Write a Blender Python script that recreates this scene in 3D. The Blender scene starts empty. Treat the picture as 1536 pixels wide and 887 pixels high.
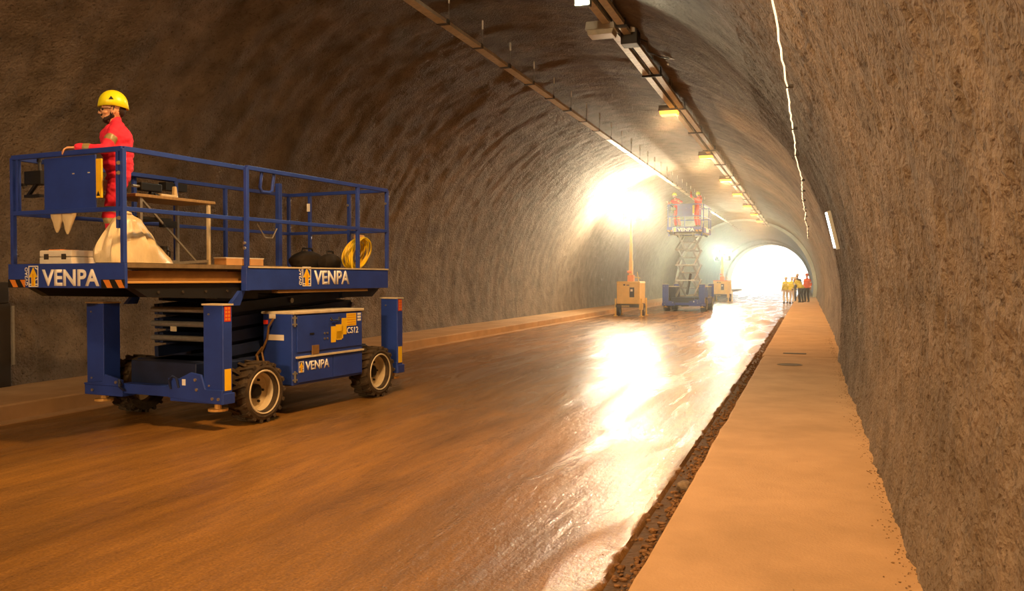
import bpy, bmesh, math, random
import numpy as np
from mathutils import Vector, Matrix, noise
random.seed(7)
PI = math.pi
scene = bpy.context.scene
COL = scene.collection

# ------------------------------------------------------------------ camera
FOC = 1300.0
YAW = math.atan((1211 - 768) / FOC)
PITCH = math.atan((443.5 - 418) / FOC)
CAM_H = 1.7
cam = bpy.data.cameras.new('camera')
cam.sensor_width = 36.0
cam.lens = 36.0 * FOC / 1536.0
cam.clip_end = 600
cam_o = bpy.data.objects.new('camera', cam)
COL.objects.link(cam_o)
cam_o.location = (0, 0, CAM_H)
cam_o.rotation_euler = (PI / 2 - PITCH, 0, YAW)
scene.camera = cam_o

# ------------------------------------------------------------------ world, exposure
w = bpy.data.worlds.new('daylight')
scene.world = w
w.use_nodes = True
bg = w.node_tree.nodes['Background']
bg.inputs[0].default_value = (1.0, 0.97, 0.9, 1)
bg.inputs[1].default_value = 4.5
scene.view_settings.view_transform = 'Standard'
scene.view_settings.look = 'None'
scene.view_settings.exposure = 0.0
scene.view_settings.gamma = 1.0
scene.view_settings.use_curve_mapping = False
try:
    scene.cycles.max_bounces = 6
    scene.cycles.diffuse_bounces = 3
    scene.cycles.glossy_bounces = 3
    scene.cycles.sample_clamp_indirect = 4.0
    scene.cycles.use_denoising = True
except Exception:
    pass
# lamp strengths
SODIUM_W = 520.0
TOWER3_L = 2300.0
SODIUM_C = (1.0, 0.54, 0.21)
TOWER_L = 1900.0
TOWER_SIDE_L = 750.0
TOWER2_L = 900.0
LED_W = 260.0
HAZE = 0.0055

# ------------------------------------------------------------------ helpers
def lin(h):
    h = h.lstrip('#')
    o = []
    for i in (0, 2, 4):
        v = int(h[i:i + 2], 16) / 255
        o.append(v / 12.92 if v <= 0.04045 else ((v + 0.055) / 1.055) ** 2.4)
    return tuple(o)

def mat(name, color, rough=0.6, metal=0.0, var=0.25, scale=6.0, bump=0.0, bscale=40.0, stretch=(1, 1, 1), color2=None, spec=0.5, emit=None, estr=0.0, trans=0.0):
    m = bpy.data.materials.new(name)
    m.use_nodes = True
    nt = m.node_tree
    N, L = nt.nodes, nt.links
    b = N['Principled BSDF']
    c = lin(color) if isinstance(color, str) else color
    tc = N.new('ShaderNodeTexCoord')
    mp = N.new('ShaderNodeMapping')
    mp.inputs['Scale'].default_value = stretch
    L.new(tc.outputs['Object'], mp.inputs['Vector'])
    nz = N.new('ShaderNodeTexNoise')
    nz.inputs['Scale'].default_value = scale
    nz.inputs['Detail'].default_value = 6
    nz.inputs['Roughness'].default_value = 0.6
    L.new(mp.outputs['Vector'], nz.inputs['Vector'])
    rp = N.new('ShaderNodeValToRGB')
    if color2:
        c2 = lin(color2) if isinstance(color2, str) else color2
    else:
        c2 = tuple(max(0, x * (1 - var)) for x in c)
    rp.color_ramp.elements[0].position = 0.33
    rp.color_ramp.elements[1].position = 0.68
    rp.color_ramp.elements[0].color = (*c2, 1)
    rp.color_ramp.elements[1].color = (*c, 1)
    L.new(nz.outputs['Fac'], rp.inputs['Fac'])
    L.new(rp.outputs['Color'], b.inputs['Base Color'])
    b.inputs['Roughness'].default_value = rough
    b.inputs['Metallic'].default_value = metal
    b.inputs['Specular IOR Level'].default_value = spec
    if trans:
        b.inputs['Transmission Weight'].default_value = trans
    if bump:
        n2 = N.new('ShaderNodeTexNoise')
        n2.inputs['Scale'].default_value = bscale
        n2.inputs['Detail'].default_value = 5
        L.new(mp.outputs['Vector'], n2.inputs['Vector'])
        bp = N.new('ShaderNodeBump')
        bp.inputs['Strength'].default_value = bump
        bp.inputs['Distance'].default_value = 0.02
        L.new(n2.outputs['Fac'], bp.inputs['Height'])
        L.new(bp.outputs['Normal'], b.inputs['Normal'])
    if emit:
        e = lin(emit) if isinstance(emit, str) else emit
        b.inputs['Emission Color'].default_value = (*e, 1)
        b.inputs['Emission Strength'].default_value = estr
    return m

M = {}
M['blue'] = mat('blue_paint', '#27439c', 0.42, var=0.3, scale=3.0)
M['blue_dark'] = mat('dark_blue_paint', '#1a2748', 0.5, var=0.45, scale=4.0)
M['black'] = mat('black_steel', '#141414', 0.5)
M['rubber'] = mat('muddy_rubber', '#4a3a22', 0.85, var=0.6, scale=9, bump=0.3)
M['rim'] = mat('cream_rim', '#d9c9a4', 0.55, var=0.25)
M['white'] = mat('white_vinyl', '#f2eee2', 0.5, var=0.05)
M['yellow'] = mat('yellow_vinyl', '#f5c518', 0.5, var=0.1)
M['orange'] = mat('orange_vinyl', '#d9822a', 0.5, var=0.1)
M['red'] = mat('red_vinyl', '#c8321e', 0.5, var=0.1)
M['steel'] = mat('galvanised_steel', '#b9b4a6', 0.42, metal=0.7, var=0.25, scale=14)
M['tray'] = mat('galvanised_tray', '#dcd4c0', 0.45, metal=0.1, var=0.3, scale=9)
M['bolt'] = mat('zinc_bolt', '#cfc6b0', 0.3, metal=0.9)
M['deck'] = mat('aluminium_deck', '#8d7a5a', 0.5, metal=0.3, var=0.35, scale=12)
M['ext_panel'] = mat('muddy_panel', '#8a6838', 0.6, var=0.3)
M['lip'] = mat('brass_lip', '#d9a85a', 0.35, metal=0.2, var=0.1)  # orange light on the extension lip is put into this colour
M['red_cloth'] = mat('red_workwear', '#f42c4c', 0.8, var=0.25, scale=10, bump=0.15, bscale=60)
M['skin'] = mat('skin', '#dba67c', 0.55, var=0.12, scale=12)
M['beard'] = mat('beard', '#2a1a10', 0.8)
M['boots'] = mat('work_boots', '#2c2018', 0.7)
M['reflect'] = mat('grey_reflective_band', '#9a8a5a', 0.4, var=0.15)
M['helmet'] = mat('yellow_helmet', '#f4ee1e', 0.35, var=0.06)
M['helmet_g'] = mat('green_helmet', '#b8e020', 0.35, var=0.06)
M['helmet_w'] = mat('white_helmet', '#f4f2ec', 0.35, var=0.05)
M['hivis'] = mat('yellow_hivis', '#e8e010', 0.7, var=0.1)
M['hivis_o'] = mat('orange_hivis', '#ee6a30', 0.7, var=0.1)
M['navy_cloth'] = mat('navy_trousers', '#23283a', 0.8)
M['sack'] = mat('cream_plastic', '#ecd8aa', 0.35, var=0.2, scale=5, bump=0.6, bscale=9, stretch=(1.6, 1.6, .7), trans=0.12)
M['case'] = mat('white_case', '#e6dcc6', 0.5, var=0.1)
M['wood'] = mat('plywood', '#a88a5c', 0.65, var=0.35, scale=5, stretch=(1, 8, 1))
M['carton'] = mat('carton', '#d8a468', 0.75, var=0.15)
M['bag_black'] = mat('black_canvas', '#2a2218', 0.85, var=0.4, bump=0.4, bscale=18)
M['cable_y'] = mat('yellow_cable', '#f5cf1c', 0.4, var=0.1)
M['cabinet'] = mat('dark_cabinet', '#2c241c', 0.5, var=0.4, scale=3)
M['tower_y'] = mat('yellow_paint', '#f2cf72', 0.45, var=0.15, scale=4)
M['tower_o'] = mat('orange_paint', '#ee9a55', 0.45, var=0.15)
M['grey_box'] = mat('grey_housing', '#c8ccc4', 0.5, var=0.1)
M['dark_box'] = mat('dark_housing', '#3a332a', 0.5, var=0.2)
M['stone'] = mat('stone', '#8d7a62', 0.9, var=0.4, scale=20, bump=0.5)
M['iron'] = mat('cast_iron', '#4a3c2c', 0.7, var=0.3, bump=0.4)
M['lens_orange'] = mat('sodium_lens', '#ff9a30', 0.3, emit=(1.0, 0.36, 0.03), estr=3.6)
M['lens_off'] = mat('unlit_lens', '#d9d2b8', 0.3)
M['lens_led'] = mat('led_lens', '#f4fff0', 0.3, emit=(0.93, 1.0, 0.72), estr=60.0)
M['lens_tube'] = mat('tube_lens', '#f4fff8', 0.3, emit=(0.9, 1.0, 0.95), estr=9.0)
M['rope'] = mat('rope_light', '#ffe8c0', 0.3, emit=(1.0, 0.82, 0.5), estr=1.6)
M['lens_tower'] = mat('tower_lens', '#ffffff', 0.3, emit=(1.0, 0.80, 0.52), estr=TOWER_L)
M['lens_tower_side'] = mat('tower_side_lens', '#ffffff', 0.3, emit=(1.0, 0.80, 0.52), estr=TOWER_SIDE_L)
M['lens_tower3'] = mat('rear_tower_lens', '#ffffff', 0.3, emit=(1.0, 0.72, 0.42), estr=TOWER3_L)
M['lens_tower2'] = mat('cool_tower_lens', '#ffffff', 0.3, emit=(0.78, 1.0, 0.80), estr=TOWER2_L)

class MB:
    def __init__(s):
        s.v = []; s.f = []
    def add(s, vs, fs):
        n = len(s.v)
        s.v += [tuple(v) for v in vs]
        s.f += [tuple(i + n for i in f) for f in fs]
        return s
    def box(s, lo, hi):
        x0, y0, z0 = lo; x1, y1, z1 = hi
        return s.add([(x0, y0, z0), (x1, y0, z0), (x1, y1, z0), (x0, y1, z0), (x0, y0, z1), (x1, y0, z1), (x1, y1, z1), (x0, y1, z1)],
                     [(3, 2, 1, 0), (4, 5, 6, 7), (0, 1, 5, 4), (1, 2, 6, 5), (2, 3, 7, 6), (3, 0, 4, 7)])
    def bar(s, p, q, wd, ht=None, up=(0, 0, 1)):
        ht = wd if ht is None else ht
        p, q = Vector(p), Vector(q)
        d = (q - p).normalized()
        u = Vector(up)
        if abs(d.dot(u)) > 0.99:
            u = Vector((1, 0, 0))
        r = d.cross(u).normalized(); u = r.cross(d).normalized()
        vs = []
        for e in (p, q):
            for a, b in ((-1, -1), (1, -1), (1, 1), (-1, 1)):
                vs.append(e + r * a * wd / 2 + u * b * ht / 2)
        return s.add(vs, [(0, 3, 2, 1), (4, 5, 6, 7), (0, 1, 5, 4), (1, 2, 6, 5), (2, 3, 7, 6), (3, 0, 4, 7)][:])
    def cyl(s, p, q, r, n=12, r2=None):
        r2 = r if r2 is None else r2
        p, q = Vector(p), Vector(q)
        d = (q - p).normalized()
        u = Vector((0, 0, 1)) if abs(d.z) < 0.9 else Vector((1, 0, 0))
        a = d.cross(u).normalized(); b = d.cross(a)
        vs = []
        for e, rr in ((p, r), (q, r2)):
            for i in range(n):
                t = 2 * PI * i / n
                vs.append(e + (a * math.cos(t) + b * math.sin(t)) * rr)
        fs = [(i, (i + 1) % n, n + (i + 1) % n, n + i) for i in range(n)]
        fs += [tuple(range(n - 1, -1, -1)), tuple(range(n, 2 * n))]
        return s.add(vs, fs)
    def tube(s, pts, r, n=8, closed=False):
        pts = [Vector(p) for p in pts]
        k = len(pts); vs = []
        ref = None
        for i in range(k):
            if closed:
                d = (pts[(i + 1) % k] - pts[i - 1]).normalized()
            else:
                d = (pts[min(i + 1, k - 1)] - pts[max(i - 1, 0)]).normalized()
            if ref is None:
                ref = Vector((0, 0, 1)) if abs(d.z) < 0.9 else Vector((1, 0, 0))
            a = d.cross(ref)
            if a.length < 1e-4:
                a = d.cross(Vector((1, 0.3, 0)))
            a.normalize(); b = d.cross(a); ref = -b if b.dot(ref) < 0 else b
            for j in range(n):
                t = 2 * PI * j / n
                vs.append(pts[i] + (a * math.cos(t) + ref * math.sin(t)) * r)
        fs = []
        m = k if closed else k - 1
        for i in range(m):
            for j in range(n):
                i2 = (i + 1) % k
                fs.append((i * n + j, i * n + (j + 1) % n, i2 * n + (j + 1) % n, i2 * n + j))
        if not closed:
            fs += [tuple(range(n - 1, -1, -1)), tuple(range((k - 1) * n, k * n))]
        return s.add(vs, fs)
    def lathe(s, prof, c, axis='x', n=32):
        # prof: list of (radius, offset along axis)
        vs = []
        k = len(prof)
        for i in range(n):
            t = 2 * PI * i / n
            for r, o in prof:
                ca, sa = r * math.cos(t), r * math.sin(t)
                if axis == 'x': vs.append((c[0] + o, c[1] + ca, c[2] + sa))
                elif axis == 'y': vs.append((c[0] + ca, c[1] + o, c[2] + sa))
                else: vs.append((c[0] + ca, c[1] + sa, c[2] + o))
        fs = []
        for i in range(n):
            i2 = (i + 1) % n
            for j in range(k - 1):
                fs.append((i * k + j, i * k + j + 1, i2 * k + j + 1, i2 * k + j))
        return s.add(vs, fs)
    def prism(s, poly, d0, d1, plane='yz'):
        def P(a, b, d):
            return {'yz': (d, a, b), 'xz': (a, d, b), 'xy': (a, b, d)}[plane]
        n = len(poly)
        vs = [P(a, b, d0) for a, b in poly] + [P(a, b, d1) for a, b in poly]
        fs = [(i, (i + 1) % n, n + (i + 1) % n, n + i) for i in range(n)]
        fs += [tuple(range(n - 1, -1, -1)), tuple(range(n, 2 * n))]
        return s.add(vs, fs)
    def mesh(s, name, m, smooth=False):
        me = bpy.data.meshes.new(name)
        me.from_pydata(s.v, [], s.f)
        bm = bmesh.new(); bm.from_mesh(me)
        bmesh.ops.recalc_face_normals(bm, faces=bm.faces[:])
        bm.to_mesh(me); bm.free()
        if m is not None:
            me.materials.append(M[m] if isinstance(m, str) else m)
        if smooth:
            for p in me.polygons: p.use_smooth = True
            try: me.set_sharp_from_angle(angle=math.radians(40))
            except Exception: pass
        return me
    def split(s, name, m, parent=None, bevel=0.0):
        """one object for each connected piece"""
        up = list(range(len(s.v)))
        def find(i):
            while up[i] != i:
                up[i] = up[up[i]]; i = up[i]
            return i
        for f in s.f:
            for i in f[1:]: up[find(i)] = find(f[0])
        groups = {}
        for f in s.f: groups.setdefault(find(f[0]), []).append(f)
        out = []
        for fs in groups.values():
            ids = sorted({i for f in fs for i in f}); mp = {i: k for k, i in enumerate(ids)}
            out.append(MB().add([s.v[i] for i in ids], [tuple(mp[i] for i in f) for f in fs]).build(name, m, parent, bevel=bevel))
        return out
    def build(s, name, m, parent=None, smooth=False, bevel=0.0):
        o = bpy.data.objects.new(name, s.mesh(name, m, smooth))
        COL.objects.link(o)
        if parent: o.parent = parent
        if bevel:
            b = o.modifiers.new('bevel', 'BEVEL'); b.width = bevel; b.segments = 2; b.limit_method = 'ANGLE'
        return o

def tag(o, label=None, cat=None, group=None, kind=None):
    if label: o['label'] = label
    if cat: o['category'] = cat
    if group: o['group'] = group
    if kind: o['kind'] = kind
    return o

def empty(name, loc, rz=0.0):
    o = bpy.data.objects.new(name, None)
    COL.objects.link(o); o.location = loc; o.rotation_euler = (0, 0, rz); o.empty_display_size = 0.2
    return o

def copy_tree(o, parent=None):
    c = o.copy(); COL.objects.link(c)
    if parent: c.parent = parent
    for ch in list(o.children):
        copy_tree(ch, c)
    return c

def Bx(name, m, lo, hi, parent=None, bevel=0.0):
    return MB().box(lo, hi).build(name, m, parent, bevel=bevel)

def text_mesh(body, size, m, depth=0.002, bold=0.0):
    cu = bpy.data.curves.new('lettering', 'FONT')
    cu.body = body; cu.size = size; cu.extrude = depth; cu.offset = bold
    cu.align_x = 'LEFT'; cu.align_y = 'BOTTOM_BASELINE'
    o = bpy.data.objects.new('lettering_tmp', cu); COL.objects.link(o)
    dg = bpy.context.evaluated_depsgraph_get(); dg.update()
    me = bpy.data.meshes.new_from_object(o.evaluated_get(dg))
    bpy.data.objects.remove(o)
    me.materials.clear(); me.materials.append(M[m])
    return me

def put_text(name, body, box_w, box_h, origin, xdir, m, parent, bold=0.0, zdir=(0, 0, 1)):
    """lettering scaled into box_w x box_h, lower-left at origin, reading along xdir"""
    me = text_mesh(body, 1.0, m, 0.0, bold)
    co = np.array([v.co[:] for v in me.vertices])
    lo, hi = co.min(0), co.max(0)
    X = Vector(xdir).normalized(); Z = Vector(zdir).normalized(); nrm = X.cross(Z)
    for v, c in zip(me.vertices, co):
        u = (c[0] - lo[0]) / (hi[0] - lo[0]) * box_w
        t = (c[1] - lo[1]) / (hi[1] - lo[1]) * box_h
        v.co = Vector(origin) + X * u + Z * t
    o = bpy.data.objects.new(name, me); COL.objects.link(o)
    so = o.modifiers.new('thick', 'SOLIDIFY'); so.thickness = 0.003; so.offset = 0
    if parent: o.parent = parent
    return o

# ------------------------------------------------------------------ tunnel shell
TC, TR, TZ = -5.0, 5.6, 1.0
S_BACK, S_RING, S_PORTAL = -26.0, 74.0, 130.0

def sstep(x, a, b):
    t = min(1, max(0, (x - a) / (b - a))); return t * t * (3 - 2 * t)

def wall_radius(s, a, fine):
    if s > S_RING:
        return TR - 0.12 + 0.004 * noise.noise((s * 0.7, a * 3, 0))
    r = TR
    r += 0.13 * sstep(s, 17.4, 17.65) * (1 - sstep(a, 0.7, 1.3))
    arc = a * TR
    r += 0.045 * noise.noise((s * 0.22, a * 1.1, 3.1))
    r += 0.024 * noise.noise((s * 1.15 + 0.5 * noise.noise((s * .3, a * 2, 1)), a * 0.75, 7.7))
    r += 0.013 * noise.noise((s * 3.4, a * 1.6, 1.7))
    r += 0.018 * noise.noise((s * 2.6, arc * 2.2, 5.2))
    if fine > 0:
        r += 0.011 * noise.noise((s * 9, arc * 8, 2.2))
        n = noise.noise((s * 17, arc * 15, 8.2))
        r += 0.011 * n
    if fine > 1:
        n = noise.noise((s * 31, arc * 26, 4.4))
        r += 0.010 * n + 0.016 * max(0, n - 0.28)
    return r

def shell_patch(name, m, s0, s1, ds, a0, a1, da, fine, parent=None):
    a0, a1 = math.radians(a0), math.radians(a1)
    ns = max(2, int(round((s1 - s0) / ds))); na = max(2, int(round((a1 - a0) * TR / da)))
    vs = []
    for i in range(ns + 1):
        s = s0 + (s1 - s0) * i / ns
        for j in range(na + 1):
            a = a0 + (a1 - a0) * j / na
            r = wall_radius(s, a, fine)
            vs.append((TC + r * math.cos(a), s, TZ + r * math.sin(a)))
    fs = []
    k = na + 1
    for i in range(ns):
        for j in range(na):
            fs.append((i * k + j, i * k + j + 1, (i + 1) * k + j + 1, (i + 1) * k + j))
    me = bpy.data.meshes.new(name)
    me.from_pydata(vs, [], fs)
    me.materials.append(m)
    for p in me.polygons: p.use_smooth = True
    o = bpy.data.objects.new(name, me); COL.objects.link(o)
    o['kind'] = 'structure'
    if parent: o.parent = parent
    return o

def rock_material():
    m = bpy.data.materials.new('sprayed_concrete'); m.use_nodes = True
    nt = m.node_tree; N, L = nt.nodes, nt.links
    b = N['Principled BSDF']
    tc = N.new('ShaderNodeTexCoord')
    def nz(scale, stretch=(1, 1, 1), det=6, rough=0.6):
        mp = N.new('ShaderNodeMapping'); mp.inputs['Scale'].default_value = stretch
        L.new(tc.outputs['Object'], mp.inputs['Vector'])
        n = N.new('ShaderNodeTexNoise'); n.inputs['Scale'].default_value = scale
        n.inputs['Detail'].default_value = det; n.inputs['Roughness'].default_value = rough
        L.new(mp.outputs['Vector'], n.inputs['Vector']); return n.outputs['Fac']
    def ramp(f, c0, c1, p0=0.3, p1=0.7):
        r = N.new('ShaderNodeValToRGB')
        r.color_ramp.elements[0].position = p0; r.color_ramp.elements[1].position = p1
        r.color_ramp.elements[0].color = (*c0, 1); r.color_ramp.elements[1].color = (*c1, 1)
        L.new(f, r.inputs['Fac']); return r.outputs['Color']
    def mix(f, a, b_, mode='MIX'):
        x = N.new('ShaderNodeMix'); x.data_type = 'RGBA'; x.blend_type = mode
        if isinstance(f, float): x.inputs[0].default_value = f
        else: L.new(f, x.inputs[0])
        L.new(a, x.inputs[6]); L.new(b_, x.inputs[7]); return x.outputs[2]
    base = ramp(nz(2.2), lin('#5c5245'), lin('#887b6c'))
    streak = ramp(nz(1.1, (1, 1.6, 0.3), 3), (0.80, 0.78, 0.76), (1.05, 1.03, 1.0))
    speck = ramp(nz(24.0, det=3), (0.28, 0.25, 0.22), (1, 1, 1), 0.30, 0.43)
    def pits(scale):
        v = N.new('ShaderNodeTexVoronoi'); v.inputs['Scale'].default_value = scale
        wv = N.new('ShaderNodeMix'); wv.data_type = 'RGBA'; wv.inputs[0].default_value = 0.06
        n = N.new('ShaderNodeTexNoise'); n.inputs['Scale'].default_value = scale * .8
        L.new(tc.outputs['Object'], n.inputs['Vector'])
        L.new(tc.outputs['Object'], wv.inputs[6]); L.new(n.outputs['Color'], wv.inputs[7])
        L.new(wv.outputs[2], v.inputs['Vector']); return v.outputs['Distance']
    pit = pits(26.0)
    pitc = ramp(pit, (0.30, 0.27, 0.24), (1, 1, 1), 0.08, 0.20)
    c = mix(1.0, base, streak, 'MULTIPLY')
    c = mix(nz(3.0, det=3), c, mix(1.0, c, pitc, 'MULTIPLY'))
    c = mix(0.8, c, speck, 'MULTIPLY')
    L.new(c, b.inputs['Base Color'])
    b.inputs['Roughness'].default_value = 0.78
    b.inputs['Specular IOR Level'].default_value = 0.3
    bp = N.new('ShaderNodeBump'); bp.inputs['Strength'].default_value = 0.75; bp.inputs['Distance'].default_value = 0.025
    L.new(nz(34.0, det=4), bp.inputs['Height'])
    bp2 = N.new('ShaderNodeBump'); bp2.inputs['Strength'].default_value = 0.5; bp2.inputs['Distance'].default_value = 0.06
    L.new(nz(9.0, det=4), bp2.inputs['Height']); L.new(bp.outputs['Normal'], bp2.inputs['Normal'])
    bp3 = N.new('ShaderNodeBump'); bp3.inputs['Strength'].default_value = 0.4; bp3.inputs['Distance'].default_value = 0.03
    L.new(pit, bp3.inputs['Height']); L.new(bp2.outputs['Normal'], bp3.inputs['Normal'])
    L.new(bp3.outputs['Normal'], b.inputs['Normal'])
    return m

ROCK = rock_material()
LINING = mat('smooth_lining', '#c9c8b4', 0.55, var=0.2, scale=1.2, bump=0.15, bscale=12)
CONC = mat('walkway_concrete', '#c09a6c', 0.8, color2='#a98658', scale=1.6, bump=0.25, bscale=60)
shell_patch('wall_right', ROCK, -4, 17.4, 0.042, -9, 42, 0.042, 2)
shell_patch('wall_right', ROCK, 17.4, S_RING, 0.16, -9, 42, 0.12, 1)
shell_patch('wall_right', ROCK, S_BACK, -4, 0.5, -9, 42, 0.4, 0)
shell_patch('ceiling', ROCK, 2, 40, 0.11, 42, 122, 0.11, 1)
shell_patch('ceiling', ROCK, 40, S_RING, 0.25, 42, 122, 0.25, 0)
shell_patch('ceiling', ROCK, S_BACK, 2, 0.5, 42, 122, 0.4, 0)
shell_patch('wall_left', ROCK, 4, 32, 0.075, 122, 189, 0.075, 1)
shell_patch('wall_left', ROCK, 32, S_RING, 0.14, 122, 189, 0.12, 1)
shell_patch('wall_left', ROCK, S_BACK, 4, 0.5, 122, 189, 0.4, 0)
lining = shell_patch('wall_lining', LINING, S_RING + 0.01, S_PORTAL, 0.8, -9, 189, 0.35, 0)
# ring face where the smooth lining starts, and the two ribs near the portal
def ring(name, s0, s1, r_in, r_out, m, n=64):
    b = MB(); a0, a1 = math.radians(-9), math.radians(189)
    vs = []
    for i in range(n + 1):
        a = a0 + (a1 - a0) * i / n
        for s, r in ((s0, r_in), (s0, r_out), (s1, r_out), (s1, r_in)):
            vs.append((TC + r * math.cos(a), s, TZ + r * math.sin(a)))
    fs = []
    for i in range(n):
        for j in range(4):
            fs.append((i * 4 + j, i * 4 + (j + 1) % 4, i * 4 + 4 + (j + 1) % 4, i * 4 + 4 + j))
    b.add(vs, fs)
    o = b.build(name, m); o['kind'] = 'structure'; return o
ring('trim_1', S_RING - 0.1, S_RING + 0.3, TR - 0.15, TR + 0.4, LINING)
ring('trim_2', 108.0, 108.8, TR - 0.34, TR + 0.1, LINING)
ring('trim_3', 119.0, 119.8, TR - 0.34, TR + 0.1, LINING)
# rock mass around the tunnel (keeps daylight out), with its portal face
ring('wall_rock_mass', S_BACK - 0.5, S_PORTAL, TR + 0.3, TR + 3.0, ROCK, 32)
b = MB(); b.box((TC - 9, S_BACK - 0.6, -0.3), (TC + 9, S_BACK, 9.2))
b.build('wall_back', ROCK)['kind'] = 'structure'  # added cap across the unseen tunnel end, keeps daylight out

# ------------------------------------------------------------------ road, walkways
def road_material():
    m = bpy.data.materials.new('wet_road'); m.use_nodes = True
    nt = m.node_tree; N, L = nt.nodes, nt.links
    b = N['Principled BSDF']
    tc = N.new('ShaderNodeTexCoord')
    def nz(scale, stretch=(1, 1, 1), det=6, rot=0.0, dist=0.0, rough=0.6):
        mp = N.new('ShaderNodeMapping'); mp.inputs['Scale'].default_value = stretch; mp.inputs['Rotation'].default_value = (0, 0, rot)
        L.new(tc.outputs['Object'], mp.inputs['Vector'])
        n = N.new('ShaderNodeTexNoise'); n.inputs['Scale'].default_value = scale; n.inputs['Detail'].default_value = det
        n.inputs['Distortion'].default_value = dist; n.inputs['Roughness'].default_value = rough
        L.new(mp.outputs['Vector'], n.inputs['Vector']); return n.outputs['Fac']
    def ramp(f, c0, c1, p0, p1):
        r = N.new('ShaderNodeValToRGB')
        r.color_ramp.elements[0].position = p0; r.color_ramp.elements[1].position = p1
        r.color_ramp.elements[0].color = (*c0, 1); r.color_ramp.elements[1].color = (*c1, 1)
        L.new(f, r.inputs['Fac']); return r.outputs['Color']
    st = nz(1.6, (1.0, 0.16, 1), 9, 0.05, 0.3, 0.72)
    col = ramp(st, lin('#6a4a1e'), lin('#a47632'), 0.28, 0.70)
    grav = ramp(nz(55.0, (1, 1, 1), 3), (0.55, 0.52, 0.48), (1.15, 1.15, 1.15), 0.34, 0.66)
    patch = ramp(nz(0.5, (1, 0.5, 1), 4), (0.72, 0.72, 0.72), (1.05, 1.05, 1.05), 0.35, 0.6)
    x = N.new('ShaderNodeMix'); x.data_type = 'RGBA'; x.blend_type = 'MULTIPLY'; x.inputs[0].default_value = 1.0
    L.new(col, x.inputs[6]); L.new(patch, x.inputs[7]); x2 = N.new('ShaderNodeMix'); x2.data_type = 'RGBA'; x2.blend_type = 'MULTIPLY'; x2.inputs[0].default_value = 0.8
    L.new(x.outputs[2], x2.inputs[6]); L.new(grav, x2.inputs[7]); L.new(x2.outputs[2], b.inputs['Base Color'])
    r2 = ramp(nz(1.5, (1.0, 0.12, 1), 6, 0.06, 0.3), (0.42,) * 3, (0.62,) * 3, 0.35, 0.65)
    L.new(r2, b.inputs['Roughness'])
    b.inputs['Specular IOR Level'].default_value = 0.25
    wet = ramp(nz(1.9, (1.0, 0.14, 1), 9, 0.06, 0.8, 0.7), (0.10,) * 3, (1.0,) * 3, 0.38, 0.60)
    L.new(wet, b.inputs['Coat Weight']); b.inputs['Coat Roughness'].default_value = 0.13
    bp = N.new('ShaderNodeBump'); bp.inputs['Strength'].default_value = 0.4; bp.inputs['Distance'].default_value = 0.010
    L.new(nz(60.0, (1, 1, 1), 4), bp.inputs['Height'])
    bpm = N.new('ShaderNodeBump'); bpm.inputs['Strength'].default_value = 0.45; bpm.inputs['Distance'].default_value = 0.02
    L.new(nz(13.0, (1, 0.55, 1), 3), bpm.inputs['Height']); L.new(bp.outputs['Normal'], bpm.inputs['Normal']); bp = bpm
    bp2 = N.new('ShaderNodeBump'); bp2.inputs['Strength'].default_value = 0.35; bp2.inputs['Distance'].default_value = 0.04
    L.new(nz(3.2, (1.0, 0.09, 1), 6, 0.05, 0.5), bp2.inputs['Height']); L.new(bp.outputs['Normal'], bp2.inputs['Normal'])
    L.new(bp2.outputs['Normal'], b.inputs['Normal']); L.new(bp2.outputs['Normal'], b.inputs['Coat Normal'])
    return m
ROAD = road_material()
def grid_floor(name, m, x0, x1, y0, y1, nx, ny, zf):
    xs = [x0 + (x1 - x0) * (1 - (1 - i / nx) ** 2.2) for i in range(nx + 1)]
    vs = [(xs[i], y0 + (y1 - y0) * j / ny, 0) for j in range(ny + 1) for i in range(nx + 1)]
    vs = [(x, y, zf(x, y)) for x, y, _ in vs]
    k = nx + 1
    fs = [(j * k + i, j * k + i + 1, (j + 1) * k + i + 1, (j + 1) * k + i) for j in range(ny) for i in range(nx)]
    o = MB().add(vs, fs).build(name, m, smooth=True); o['kind'] = 'structure'; return o
X_KERB_L, X_KERB_R = -9.0, -0.81
def road_z(x, y):
    z = 0.006 * noise.noise((x * 2.2 + 0.06 * y, y * 0.12, 0)) + 0.004 * noise.noise((x * 6 + .2 * y, y * 0.3, 2))
    xe = -1.10 + 0.05 * noise.noise((0, y * 1.1, 9)) + 0.03 * noise.noise((4, y * 4.5, 9)) + 0.015 * noise.noise((2, y * 13, 9))
    z -= 0.012 * sstep(x, xe - 0.25, xe) + 0.06 * sstep(x, xe, xe + 0.05)   # broken edge by the gutter
    return z
grid_floor('floor', ROAD, X_KERB_L, X_KERB_R + 0.05, -3, 40, 120, 900, road_z)
grid_floor('floor_road', ROAD, X_KERB_L, X_KERB_R + 0.05, 40, S_PORTAL + 1, 40, 150, lambda x, y: 0.0)
grid_floor('floor_road', ROAD, X_KERB_L, X_KERB_R + 0.05, S_BACK, -3, 4, 10, lambda x, y: 0.0)

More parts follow.
